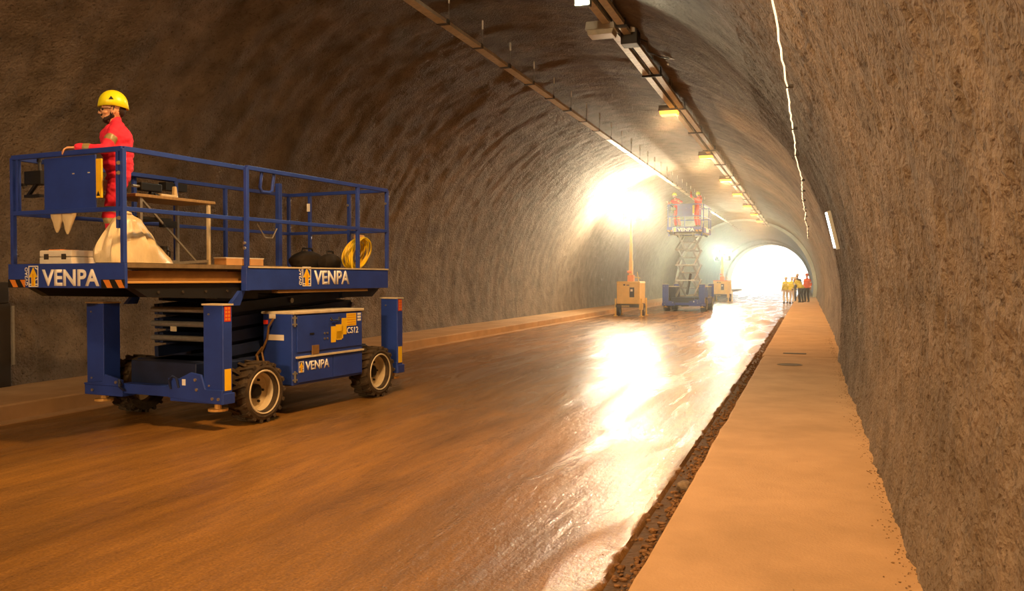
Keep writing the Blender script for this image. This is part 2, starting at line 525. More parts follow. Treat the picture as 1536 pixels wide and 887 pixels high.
def walkway(name, x0, x1, y0, y1, z, m, outer):
    """kerbed walkway slab; the outer edge is chipped"""
    n = max(2, int((y1 - y0) / 0.25)); vs = []; k = 5
    for i in range(n + 1):
        y = y0 + (y1 - y0) * i / n
        e = 0.022 * noise.noise((y * 1.3, 3, 0)) + 0.01 * noise.noise((y * 5, 1, 0))
        zt = z + 0.006 * noise.noise((y * 0.8, x0, 4))
        if outer == 'left':
            xs = [(x0 + e, -0.15), (x0 + e, zt - 0.02), (x0 + e + 0.025, zt), ((x0 + x1) / 2, zt), (x1, zt)]
        else:
            xs = [(x1 + e, -0.15), (x1 + e, zt - 0.02), (x1 + e - 0.025, zt), ((x0 + x1) / 2, zt), (x0, zt)]
        vs += [(a, y, b_) for a, b_ in xs]
    fs = [(i * k + j, i * k + j + 1, (i + 1) * k + j + 1, (i + 1) * k + j) for i in range(n) for j in range(k - 1)]
    fs += [(0, 1, 2, 3, 4), tuple(n * k + j for j in (4, 3, 2, 1, 0))]
    o = MB().add(vs, fs).build(name, m); o['kind'] = 'structure'; return o
walkway('floor_walkway_right', X_KERB_R, 1.0, -4, 17.48, 0.2, CONC, 'left')
walkway('floor_walkway_right', X_KERB_R - 0.02, 1.0, 17.52, S_PORTAL, 0.2, CONC, 'left')
walkway('floor_walkway_left', -11.0, X_KERB_L, S_BACK, S_PORTAL, 0.2, CONC, 'right')
Bx('trim_4', CONC, (X_KERB_L - 0.02, -2, -0.1), (X_KERB_L + 0.22, S_PORTAL, 0.012))['kind'] = 'structure'
Bx('trim_5', mat('gutter_mud', '#5a4022', 0.85, var=0.5, scale=12, bump=0.8, bscale=30), (-1.06, -3, -0.2), (X_KERB_R + 0.03, S_PORTAL, -0.028))['kind'] = 'structure'
OUT = mat('outside_ground', '#c9c2b2', 0.9)
Bx('floor_outside', OUT, (-90, S_PORTAL + 0.8, -0.4), (80, S_PORTAL + 160, -0.06))['kind'] = 'structure'
Bx('floor_base', ROCK, (-12.5, S_BACK, -0.7), (2.5, S_PORTAL + 0.8, -0.25))['kind'] = 'structure'

# ------------------------------------------------------------------ scissor lift
def logo(parent, ox, oy, oz, xdir, h, with_side=True):
    """white frame with a yellow up arrow, lower-left at o, height h"""
    X = Vector(xdir).normalized(); Z = Vector((0, 0, 1)); nrm = X.cross(Z).normalized()
    O = Vector((ox, oy, oz)); wd = h * 0.68
    def poly(pts, off, m, name):
        b = MB()
        v0 = [O + X * a * wd + Z * c * h + nrm * off for a, c in pts]
        v1 = [v + nrm * 0.003 for v in v0]
        n = len(pts)
        b.add(v0 + v1, [tuple(range(n)), tuple(range(2 * n - 1, n - 1, -1))] + [(i, (i + 1) % n, n + (i + 1) % n, n + i) for i in range(n)])
        return b, name, m
    b = MB()
    for a0, a1, c0, c1 in ((0, 1, 0, .05), (0, 1, .95, 1), (0, .07, 0, 1), (.93, 1, 0, 1)):
        q, _, _ = poly([(a0, c0), (a1, c0), (a1, c1), (a0, c1)], 0.001, 'white', '')
        b.add(q.v, q.f)
    for (a, c), (a2, c2) in (((.66, .28), (.93, .36)), ((.66, .88), (.93, .80)), ((.07, .10), (.3, .10)), ((.7, .10), (.93, .10))):
        q, _, _ = poly([(a, c), (a2, c2), (a2, c2 + .05), (a, c + .05)], 0.001, 'white', '')
        b.add(q.v, q.f)
    b.build('logo_frame', 'white', parent)
    q, _, _ = poly([(.3, .03), (.7, .03), (.7, .45), (.93, .45), (.5, .93), (.07, .45), (.3, .45)], 0.002, 'yellow', '')
    q.build('logo_arrow', 'yellow', parent)
    q, _, _ = poly([(.47, .05), (.53, .05), (.53, .62), (.47, .62)], 0.0055, 'orange', '')
    q.build('logo_arrow_line', 'orange', parent)
    if with_side:
        me_o = put_text('logo_side_lettering', 'GV3AO', h * 0.86, h * 0.2, O + X * (-0.06 * h) + Z * 0.06 * h + nrm * 0.002, (0, 0, 1), 'white', parent, 0.01, zdir=-X)

def wheel(root, cx_out, cy, side, R=0.365, wd=0.30):
    """side +1: outer face at +x"""
    o = 1 if side > 0 else -1
    xo = cx_out; xi = cx_out - o * wd
    c = (0, cy, R)
    b = MB()
    prof = [(R * .70, xo - o * .015), (R * .80, xo), (R * .90, xo - o * .012), (R * .94, xo - o * .05), (R * .94, xi + o * .05), (R * .88, xi), (R * .62, xi), (R * .62, xo - o * .03), (R * .70, xo - o * .015)]
    b.lathe(prof, c, 'x', 36)
    n = 18
    for k in range(n):                       # chevron lugs
        for half in (0, 1):
            t = 2 * PI * (k + 0.5 * half) / n
            x_a = xo - o * .004 if half == 0 else xi + o * .004
            x_b = (xo + xi) / 2 + (o * -.02 if half == 0 else o * .02)
            vs = []
            for x, dt in ((x_a, 0.0), (x_b, 0.16)):
                for rr, ww in ((R * .90, .075), (R * 1.0, .055)):
                    for sg in (-1, 1):
                        tt = t + dt + sg * ww
                        vs.append((x, cy + rr * math.cos(tt), R + rr * math.sin(tt)))
            b.add(vs, [(0, 1, 3, 2), (4, 6, 7, 5), (0, 4, 5, 1), (2, 3, 7, 6), (0, 2, 6, 4), (1, 5, 7, 3)])
    tyre = b.build('tyre', 'rubber', root)
    r = MB()
    r.lathe([(R * .66, xo - o * .005), (R * .70, xo), (R * .72, xo - o * .01), (R * .63, xo - o * .03), (R * .60, xo - o * .17), (R * .2, xo - o * .185), (0.001, xo - o * .185)], c, 'x', 36)
    r.build('rim', 'rim', tyre, smooth=True)
    h = MB(); h.lathe([(R * .24, xo - o * .18), (R * .24, xo - o * .13), (R * .16, xo - o * .11), (0.001, xo - o * .11)], c, 'x', 16)
    for k in range(6):
        t = 2 * PI * k / 6
        h.cyl((xo - o * .18, cy + R * .4 * math.cos(t), R + R * .4 * math.sin(t)), (xo - o * .155, cy + R * .4 * math.cos(t), R + R * .4 * math.sin(t)), .016, 6)
    h.build('hub', 'black', tyre)
    return tyre

def jack(root, x0, x1, y0, y1, outer, front):
    """stabiliser box with its cap, foot and stickers. outer: +1 when the outer side is +x"""
    z0, z1 = .30, 1.40
    j = Bx('stabiliser_leg', 'blue', (x0, y0, z0), (x1, y1, z1), root, bevel=.008)
    Bx('leg_cap', 'rim', (x0 - .012, y0 - .012, z1), (x1 + .012, y1 + .012, z1 + .018), j)
    f = MB(); cx, cy = (x0 + x1) / 2, (y0 + y1) / 2
    f.cyl((cx, cy, .24), (cx, cy, .30), .04, 10); f.cyl((cx, cy, .215), (cx, cy, .24), .11, 16)
    f.build('leg_foot', 'lip', j)
    f = MB()
    for z in (.36, .5, 1.3):
        f.cyl(((x0 + x1) / 2 - .06, y0 - .012, z), ((x0 + x1) / 2 - .06, y0, z), .012, 6)
    for z in (.40, .36):
        f.cyl((x1 if outer > 0 else x0, y0 + .03, z), ((x1 + .012) if outer > 0 else (x0 - .012), y0 + .03, z), .012, 6)
    tag(f.build('bolt', 'bolt', j), kind='stuff')
    xs = x1 if outer > 0 else x0; e = .003 * outer
    for (za, zb, m, nm) in ((1.22, 1.39, 'red', 'reflector_plate'), (.45, .69, 'yellow', 'warning_strip')):
        lo = (min(xs, xs + e), y0 + .02, za); hi = (max(xs, xs + e), y1 - .02, zb)
        p = Bx(nm, m, lo, hi, j)
        if nm == 'reflector_plate':
            q = MB()
            for a in range(2):
                for c in range(4):
                    yy = y0 + .03 + a * .045; zz = za + .012 + c * .04
                    q.box((min(xs, xs + 1.6 * e), yy, zz), (max(xs, xs + 1.6 * e), yy + .033, zz + .028))
            tag(q.build('reflector_cells', 'orange', j), kind='stuff')
    return j

RB = .046
def rail_frame(root, pts_posts, z0, ztop, zmid, closed_runs, mname='blue'):
    for p in pts_posts:
        MB().bar((p[0], p[1], z0), (p[0], p[1], ztop), RB).build('post', mname, root, bevel=.004)
    for (a, c) in closed_runs:
        MB().bar((a[0], a[1], ztop), (c[0], c[1], ztop), RB, .05).build('top_rail', mname, root, bevel=.004)
        MB().bar((a[0], a[1], zmid), (c[0], c[1], zmid), RB * .9, .045).build('mid_rail', mname, root, bevel=.004)

def make_lift(loc, rz, deck, ext, label, detail=True):
    root = empty('scissor_lift', loc, rz)
    tag(root, label, 'scissor lift', 'blue scissor lifts in the tunnel')
    # ---- undercarriage
    b = MB(); b.box((-.52, -1.7, .34), (.52, 1.7, .72))
    b.box((-.7, -1.45, .5), (.7, -.95, .72)); b.box((-.7, .98, .5), (.7, 1.48, .72))
    b.build('chassis', 'blue_dark', root, bevel=.01)
    for sy in (-1.2, 1.23):
        b = MB(); b.cyl((-.9, sy, .365), (.9, sy, .365), .075, 12); b.box((-.2, sy - .13, .26), (.2, sy + .13, .5))
        b.build('axle', 'black', root)
        for sd in (1, -1):
            wheel(root, sd * 1.1, sy, sd)
    for (ya, yb, fr) in ((-1.86, -1.72, 1), (1.70, 1.84, 0)):
        jack(root, .79, 1.08, ya, yb, 1, fr)
        jack(root, -1.08, -.79, ya - (.0), yb + .1 * fr, -1, fr)
        ym = (ya + yb) / 2
        b = MB(); b.box((-1.1, ya - .02, .30), (-.46, yb + .02, .42)); b.box((.30, ya - .02, .30), (1.1, yb + .02, .42))
        b.prism([(-1.1, .42), (-.46, .42), (-.46, .50), (-.74, .56), (-.79, .47), (-1.1, .44)], ya - .03, ya, 'xz')
        b.prism([(.28, .34), (1.09, .30), (1.09, .46), (.84, .46), (.78, .62), (.62, .64), (.44, .56), (.28, .56)], ya - .03, ya, 'xz')
        cb = b.split('stabiliser_beam', 'blue', root, bevel=.006)[0]
        MB().box((-.5, ya + .0, .34), (.34, yb, .46)).build('cross_bar', 'blue', root, bevel=.006)
        b = MB(); b.tube([(.33, ya - .035, .44), (.33, ya - .06, .54), (.38, ya - .06, .59), (.44, ya - .06, .57), (.45, ya - .035, .46)], .014, 8)
        b.tube([(-.46, ya - .03, .44), (-.46, ya - .07, .50), (-.44, ya - .08, .43), (-.42, ya - .03, .38)], .016, 8)
        b.split('towing_eye', 'blue_dark', cb)
        b = MB()
        for x, z in ((.70, .56), (.72, .45), (.95, .36), (1.04, .36), (-.95, .36), (-.55, .47)):
            b.cyl((x, ya - .045, z), (x, ya - .028, z), .018, 8)
        tag(b.build('bolt', 'bolt', cb), kind='stuff')
        Bx('white_sticker', 'white', (.50, ya - .034, .49), (.55, ya - .03, .56), cb)
    # ---- machinery boxes on both sides
    for sd in (1, -1):
        def X(a, b_):
            return (min(sd * a, sd * b_), max(sd * a, sd * b_))
        x0, x1 = X(.60, 1.06)
        body = MB().box((x0, -.66, .37), (x1, .82, 1.26)).build('machinery_box', 'blue_dark' if sd < 0 else 'blue', root, bevel=.012)
        x0, x1 = X(.57, 1.085)
        MB().box((x0, -.66, 1.255), (x1, .84, 1.29)).build('box_lid', 'rim', body, bevel=.006)
        e0, e1 = X(1.06, 1.075)
        for (ya, yb, za, zb, nm) in ((-.58, .80, .78, 1.235, 'upper_door'), (-.58, .14, .40, .70, 'lower_door'), (.155, .80, .40, .70, 'lower_door')):
            Bx(nm, 'blue', (e0, ya, za), (e1, yb, zb), body, bevel=.004)
        l0, l1 = X(1.06, 1.095)
        Bx('door_ledge', 'rim', (l0, -.60, .705), (l1, .82, .728), body)
        c0, c1 = X(1.07, 1.09)
        h = Bx('door_latch', 'ext_panel', (c0, -.30, .735), (c1, -.17, .85), body); 
        g = MB()
        for z in (1.17, .48):
            for dz in (-.04, .04):
                for dy in (-.03, .03):
                    g.cyl((sd * 1.06, -.622 + dy, z + dz), (sd * 1.076, -.622 + dy, z + dz), .012, 6)
            g.bar((sd * 1.068, -.622, z - .07), (sd * 1.068, -.622, z + .07), .02)
        tag(g.build('door_hinge', 'steel', body), kind='stuff')
        if sd > 0 and detail:
            for (ya, yb, za, zb) in ((.10, .20, .86, 1.07), (.205, .36, .90, 1.09), (.33, .44, .95, 1.17), (.44, .66, 1.06, 1.23), (.215, .33, .885, 1.0)):
                Bx('warning_label', 'yellow', (1.075, ya, za), (1.078, yb, zb), body)
            g = MB()
            for i in range(5):
                g.box((1.078, .455, 1.075 + i * .032), (1.0795, .645, 1.082 + i * .032))
            tag(g.build('label_print', 'orange', body), kind='stuff')
            g = MB()
            for i in range(3): g.box((1.075, .69, 1.12 + i * .04), (1.078, .77, 1.148 + i * .04))
            tag(g.build('white_label', 'white', body), kind='stuff')
            g = MB()
            for y, z in ((-.04, .99), (.02, .99), (-.04, .92), (.02, .92), (.10, 1.16), (.27, 1.17)):
                g.cyl((1.075, y, z), (1.085, y, z), .014, 8)
            tag(g.build('bolt', 'bolt', body), kind='stuff')
            MB().tube([(1.078, .09, 1.19), (1.1, .10, 1.15), (1.1, .26, 1.15), (1.078, .27, 1.19)], .01, 6).build('box_handle', 'black', body)
            Bx('lock', 'black', (1.075, -.34, .99), (1.083, -.26, 1.01), body)
            put_text('model_lettering', 'CS12', .26, .085, (1.0775, .45, .955), (0, 1, 0), 'white', body, .015)
            put_text('box_lettering', 'VENPA', .49, .115, (1.0775, -.43, .54), (0, 1, 0), 'white', body, .024)
            logo(body, 1.0765, -.56, .525, (0, 1, 0), .14, False)
            Bx('white_label', 'case', (.70, -.664, 1.20), (.80, -.66, 1.255), body)
            Bx('white_label', 'case', (.68, -.664, .93), (.93, -.66, 1.0), body)
            Bx('emergency_button', 'red', (.64, -.70, 1.13), (.68, -.66, 1.18), body)
            g = MB(); g.tube([(.80, -.70, 1.20), (.74, -.72, 1.1), (.70, -.70, .95), (.62, -.71, .78), (.66, -.72, .66), (.60, -.70, .5)], .014, 6)
            g.tube([(.62, -.69, .84), (.55, -.72, .74), (.58, -.72, .60), (.66, -.70, .55)], .018, 6)
            g.split('hose', 'ext_panel', body)
    # ---- scissor arms
    n = 4; zb = .80; zt = deck - .36
    hh = (zt - zb) / n; La = 2.75
    half = math.sqrt(max(.01, La * La - hh * hh)) / 2
    for k in range(n):
        for sd in (-1, 1):
            for w_ in (0, 1):
                x = sd * (.46 if w_ == 0 else .38)
                za, zc = zb + k * hh, zb + (k + 1) * hh
                ya, yc = (-half, half) if w_ == 0 else (half, -half)
                a = MB().bar((x, ya, za), (x, yc, zc), .06, .13).build('scissor_arm', 'blue_dark' if detail else 'steel', root, bevel=.005)
        for yy in (-half, 0, half):
            zz = zb + (k + (.5 if yy == 0 else 1)) * hh
            MB().cyl((-.52, yy, zz), (.52, yy, zz), .035, 10).build('pivot_pin', 'steel', root)
    MB().cyl((0, -half * .5, zb + .1), (0, half * .4, zb + hh * (1.4)), .07, 12).build('lift_cylinder', 'black', root)
    g = MB()
    for x, z in ((-.2, .22), (.0, .30), (.2, .38)):
        pass
    Bx('white_sticker', 'rim', (-.16, -half - .06, zb + hh * 1.5), (-.06, -half - .055, zb + hh * 1.5 + .06), root)
    # ---- platform
    D = deck; yF, yM, yE = -1.29 - ext, -1.29, 1.68
    XM, XE = .91, .83
    Bx('main_deck', 'deck', (-XM + .02, yM, D - .06), (XM - .02, yE, D - .02), root)
    b = MB(); b.box((-.62, yM + .1, D - .34), (-.52, yE - .12, D - .06)); b.box((.52, yM + .1, D - .34), (.62, yE - .12, D - .06)); b.box((-.53, -.2, D - .30), (.53, 0, D - .08))
    b.build('platform_frame', 'black', root)
    for sd in (1, -1):
        x = sd * XM
        t = MB().box((x - .02, yM, D - .295), (x + .02, yE, D - .02)).build('toe_board', 'blue', root, bevel=.005)
        l0, l1 = sorted((x - sd * .005, x + sd * .03))
        MB().box((l0, yM, D - .03), (l1, yE, D - .012)).build('toe_board_edge', 'rim', t)
        l0, l1 = sorted((x - sd * .1, x - sd * .0))
        MB().box((l0, yM + .55, D - .335), (l1, yE - .5, D - .297)).build('toe_board_flange', 'ext_panel', t)
        if sd > 0:
            put_text('toe_board_lettering', 'VENPA', .77, .185, (x + .022, -.06, D - .235), (0, 1, 0), 'white', t, .028)
            logo(t, x + .021, -.30, D - .255, (0, 1, 0), .25)
    MB().box((-XM, yE - .02, D - .295), (XM, yE + .02, D - .02)).build('toe_board', 'blue', root, bevel=.005)
    for sd in (1, -1):
        l0, l1 = sorted((sd * (XM - .06), sd * (XM + .022)))
        MB().box((l0, yM - .03, D - .30), (l1, yM + .03, D - .01)).build('corner_bracket', 'blue', root, bevel=.004)
        MB().prism([(yM - .05, D - .30), (yM + .03, D - .30), (yM - .06, D - .47), (yM - .22, D - .47)], sd * .80, sd * .86).build('gusset', 'blue', root)
        MB().prism([(yE - .3, D - .30), (yE + .02, D - .30), (yE - .16, D - .42), (yE - .9, D - .42), (yE - .9, D - .30)], sd * .70, sd * .76).build('gusset', 'blue_dark', root)
    if ext > .05:
        Bx('extension_deck', 'deck', (-XE - .03, yF, D - .045), (XE + .03, yM + .8, D), root)
        for sd in (1, -1):
            x0, x1 = sorted((sd * (XE - .10), sd * (XE - .05)))
            Bx('extension_side_panel', 'ext_panel', (x0, yF + .02, D - .185), (x1, yM + .2, D - .075), root)
            x0, x1 = sorted((sd * (XE - .10), sd * (XE + .02)))
            Bx('extension_runner', 'lip', (x0, yF + .02, D - .207), (x1, yM + .1, D - .185), root, bevel=.004)
            k = .28 / 1.67 * ext
            MB().prism([(yF + .06, D - .215), (yF + .06 + min(.25, k), D - .35), (yM + .3, D - .40), (yM + .3, D - .215)], sd * (XE - .14), sd * (XE - .02)).build('extension_beam', 'black', root)
            g = MB()
            for i in range(4):
                yy = yF + .45 + i * ext * .2
                g.cyl((sd * (XE - .02), yy, D - .30), (sd * (XE - .008), yy, D - .30), .016, 6)
            tag(g.build('bolt', 'dark_box', root), kind='stuff')
    ft = MB().box((-.90, yF - .02, D - .255), (.865, yF + .015, D)).build('front_toe_board', 'blue', root, bevel=.005)
    put_text('front_lettering', 'VENPA', .86, .175, (-.355, yF - .022, D - .235), (1, 0, 0), 'white', ft, .03)
    logo(ft, -.565, yF - .021, D - .245, (1, 0, 0), .225)
    g = MB(); s2 = MB()
    for (xa, xb) in ((-.90, -.62), (.53, .865)):
        s2.box((xa, yF - .0225, D - .253), (xb, yF - .02, D - .165))
        x = xa + .03
        while x < xb - .05:
            xe = min(x + .085, xb)
            g.prism([(x, D - .17), (xe, D - .17), (min(xe + .05, xb), D - .25), (min(x + .06, xb), D - .25)], yF - .0255, yF - .0225, 'xz')
            x += .17
    tag(s2.build('hazard_strip', 'black', ft), kind='stuff'); tag(g.build('hazard_stripe', 'orange', ft), kind='stuff')
    # ---- guard rails
    zt_, zm_ = D + 1.145, D + .545
    posts = [(XM, yM), (XM, .94), (XM, yE), (-XM, yM), (-XM, .30), (-XM, yE), (-.50, yE), (.235, yE)]
    runs = [((XM, yM), (XM, yE)), ((-XM, yM), (-XM, yE)), ((-XM, yE), (XM, yE))]
    rail_frame(root, posts, D - .02, zt_, zm_, runs)
    if ext > .05:
        posts = [(XE, yF), (-XE, yF), (-XE, yM + .6)]
        runs = [((XE, yF), (XE, yM + .05)), ((-XE, yF), (-XE, yM + .6)), ((-XE, yF), (XE, yF))]
        rail_frame(root, posts, D, zt_, zm_, runs)
    else:
        rail_frame(root, [], D, zt_, zm_, [((-XM, yM), (XM, yM))])
    MB().bar((XE - .065, yF, D + .35), (XE - .065, yF, zt_), .04).build('post', 'blue', root, bevel=.004)
    MB().bar((-XE + .085, yF, zm_), (-XE + .085, yF, zt_), .04).build('post', 'blue', root, bevel=.004)
    g = MB()
    for z in (D + .45, D + 1.0, D + .9):
        g.cyl((XE - .05, yF - .02, z), (XE - .02, yF - .035, z), .02, 8)
        g.cyl((-XE - .02, yF, z), (-XE - .06, yF, z), .012, 6)
    for z in (D + .1, D + .16):
        g.cyl((XM, yM - .02, z + .1), (XM, yM - .045, z + .1), .018, 8)
    for x in (.235, XM):
        g.cyl((x, yE - .03, D + .95), (x, yE - .05, D + .95), .018, 8)
    tag(g.build('clamp_bolt', 'bolt', root), kind='stuff')
    # ---- control board, controls and gate at the front rail
    cbd = Bx('control_board', 'blue', (-.376, yF + .03, D + .545), (.40, yF + .045, zt_ - .03), root, bevel=.004)
    g = MB(); g.box((.06, yF + .026, D + .93), (.09, yF + .03, D + .94)); g.box((.29, yF + .026, D + .93), (.32, yF + .03, D + .94)); tag(g.build('label_print', 'rim', cbd), kind='stuff')
    Bx('manual_holder', 'yellow', (.405, yF + .03, D + .67), (.485, yF + .05, D + 1.07), root, bevel=.004)
    MB().prism([(.415, D + .69), (.465, D + .69), (.44, D + .74)], yF + .027, yF + .03, 'xz').build('warning_mark', 'black', root)
    b = MB(); b.box((-.72, yF + .05, D + .86), (-.46, yF + .2, D + 1.0)); b.box((-.74, yF + .06, D + .72), (-.5, yF + .12, D + .75))
    b.bar((-.70, yF + .08, D + .74), (-.52, yF + .08, D + .90), .03); b.cyl((-.56, yF + .12, D + 1.0), (-.57, yF + .12, D + 1.10), .015, 8); b.cyl((-.57, yF + .12, D + 1.10), (-.57, yF + .12, D + 1.14), .025, 10)
    b.bar((-.74, yF + .1, D + .86), (-.80, yF + .02, D + .86), .03)
    b.build('control_box', 'black', root)
    if detail:
        # entry gate folded near the middle, with its U handle
        g = MB(); g.bar((.0, .36, D), (.0, .36, D + 1.16), .06, .07); g.build('gate_post', 'blue', root, bevel=.004)
        MB().tube([(XM - .02, -1.0, zt_ - .02), (XM - .05, -1.0, zt_ - .2), (XM - .06, -.96, zt_ - .25), (XM - .06, -.82, zt_ - .25), (XM - .05, -.78, zt_ - .22), (XM - .02, -.78, zt_ - .02)], .02, 8).build('grab_handle', 'blue', root, smooth=True)
        g = MB(); g.box((-.52, yE - .05, D + .88), (-.48, yE - .023, D + 1.0)); g.box((-.52, yE - .05, D + .1), (-.48, yE - .023, D + .2)); g.split('white_sticker', 'white', root)
        Bx('socket_box', 'black', (-.95, -.86, D + 1.0), (-.82, -.5, D + 1.1), root)
        MB().tube([(.9, -1.1, D + .5), (.86, -1.0, D + .44), (.85, -.9, D + .34), (.86, -.78, D + .34), (.88, -.72, D + .46)], .008, 6).build('safety_chain', 'steel', root)
    return root

LIFT_A = math.radians(6.2)
LO = (-6.244, 6.705)
def l2w(xp, yp, z=0.0):
    x, y = xp - 1.1, yp + 3.2
    return (LO[0] + x * math.cos(LIFT_A) + y * math.sin(LIFT_A), LO[1] - x * math.sin(LIFT_A) + y * math.cos(LIFT_A), z)
DECK = 1.856
LIFT_LOC = l2w(0, 0)
make_lift(LIFT_LOC, -LIFT_A, DECK, 1.67, 'blue scissor lift in the foreground with platform lowered and extended towards the camera', True)
LIFT2_LOC = (-5.95, 46.6, 0)
DECK2 = 4.36
make_lift(LIFT2_LOC, -0.02, DECK2, .35, 'distant blue scissor lift raised high on crossed arms between the light towers', False)

# ------------------------------------------------------------------ people
def ik(a, c, l1, l2, pole):
    a, c, pole = Vector(a), Vector(c), Vector(pole)
    d = c - a; L = d.length
    if L > (l1 + l2) * .999:
        c = a + d * ((l1 + l2) * .999 / L); d = c - a; L = d.length
    u = d / L
    x = (l1 * l1 - l2 * l2 + L * L) / (2 * L)
    h = math.sqrt(max(0, l1 * l1 - x * x))
    p = pole - u * pole.dot(u)
    p.normalize()
    return a + u * x + p * h, c

def ico(sub):
    bm = bmesh.new(); bmesh.ops.create_icosphere(bm, subdivisions=sub, radius=1.0)
    v = np.array([x.co[:] for x in bm.verts]); f = [tuple(y.index for y in x.verts) for x in bm.faces]
    bm.free(); return v, f
ICO_V, ICO_F = ico(3)

class Body:
    def __init__(s): s.prims = []; s.b = MB()
    def cap(s, p, q, r, r2=None, tag='cloth'):
        r2 = r if r2 is None else r2
        p, q = Vector(p), Vector(q)
        # round cone: two spheres and a conical tube
        for e, rr in ((p, r), (q, r2)):
            s.b.add((ICO_V * rr + np.array(e)).tolist(), ICO_F)
        if (q - p).length > 1e-4:
            s.b.cyl(p, q, r, 20, r2)
        s.prims.append((np.array(p), np.array(q), r, r2, tag, None))
    def ell(s, c, rad, tag, rot=None):
        R = rot.to_matrix() if rot is not None else Matrix.Identity(3)
        R = np.array(R)
        s.b.add(((ICO_V * np.array(rad)) @ R.T + np.array(c)).tolist(), ICO_F)
        s.prims.append((np.array(c), np.array(c), 0, 0, tag, (np.array(rad), R)))
    def classify(s, P):
        best = np.full(len(P), 1e9); idx = np.zeros(len(P), int)
        for i, (p, q, r, r2, t, e) in enumerate(s.prims):
            if e is not None:
                rad, R = e
                l = (P - p) @ R
                k = np.linalg.norm(l / rad, axis=1); d = (k - 1) * rad.min()
            else:
                pq = q - p; L2 = pq @ pq
                h = np.clip(((P - p) @ pq) / L2, 0, 1) if L2 > 0 else np.zeros(len(P))
                d = np.linalg.norm(P - p - h[:, None] * pq, axis=1) - (r + (r2 - r) * h)
            m = d < best; best[m] = d[m]; idx[m] = i
        return [s.prims[i][4] for i in idx]

def hand(B, wrist, target_dir, palm_n, side, curl=0.5):
    """palm and five fingers. target_dir: towards fingertips; palm_n: direction the palm faces; side +1 = thumb towards cross(dir, n)"""
    w_ = Vector(wrist); d = Vector(target_dir).normalized(); n = Vector(palm_n); n = (n - d * n.dot(d)).normalized(); t = d.cross(n) * side
    k0 = w_ + d * .085
    for o in (-.028, -.010, .010, .028):
        B.cap(w_ + d * .015 + t * o * .7, k0 + t * o, .013, .0125, 'skin')
    for i, (o, L) in enumerate(((.030, .072), (.010, .080), (-.010, .074), (-.029, .058))):
        p = k0 + t * o
        a = curl * .5
        for j, f in enumerate((.42, .33, .25)):
            a2 = a + curl * .75 * j
            q = p + (d * math.cos(a2) + n * math.sin(a2)) * L * f * 1.15
            B.cap(p, q, .0102 - j * .0008, .0096 - j * .0008, 'skin')
            p = q
    p = w_ + d * .025 + t * .030
    q = p + (t * .55 + d * .65 + n * .5 * curl).normalized() * .042
    B.cap(p, q, .0135, .0115, 'skin')
    r = q + (t * .1 + d * .9 + n * .7 * curl).normalized() * .034
    B.cap(q, r, .0112, .0095, 'skin')

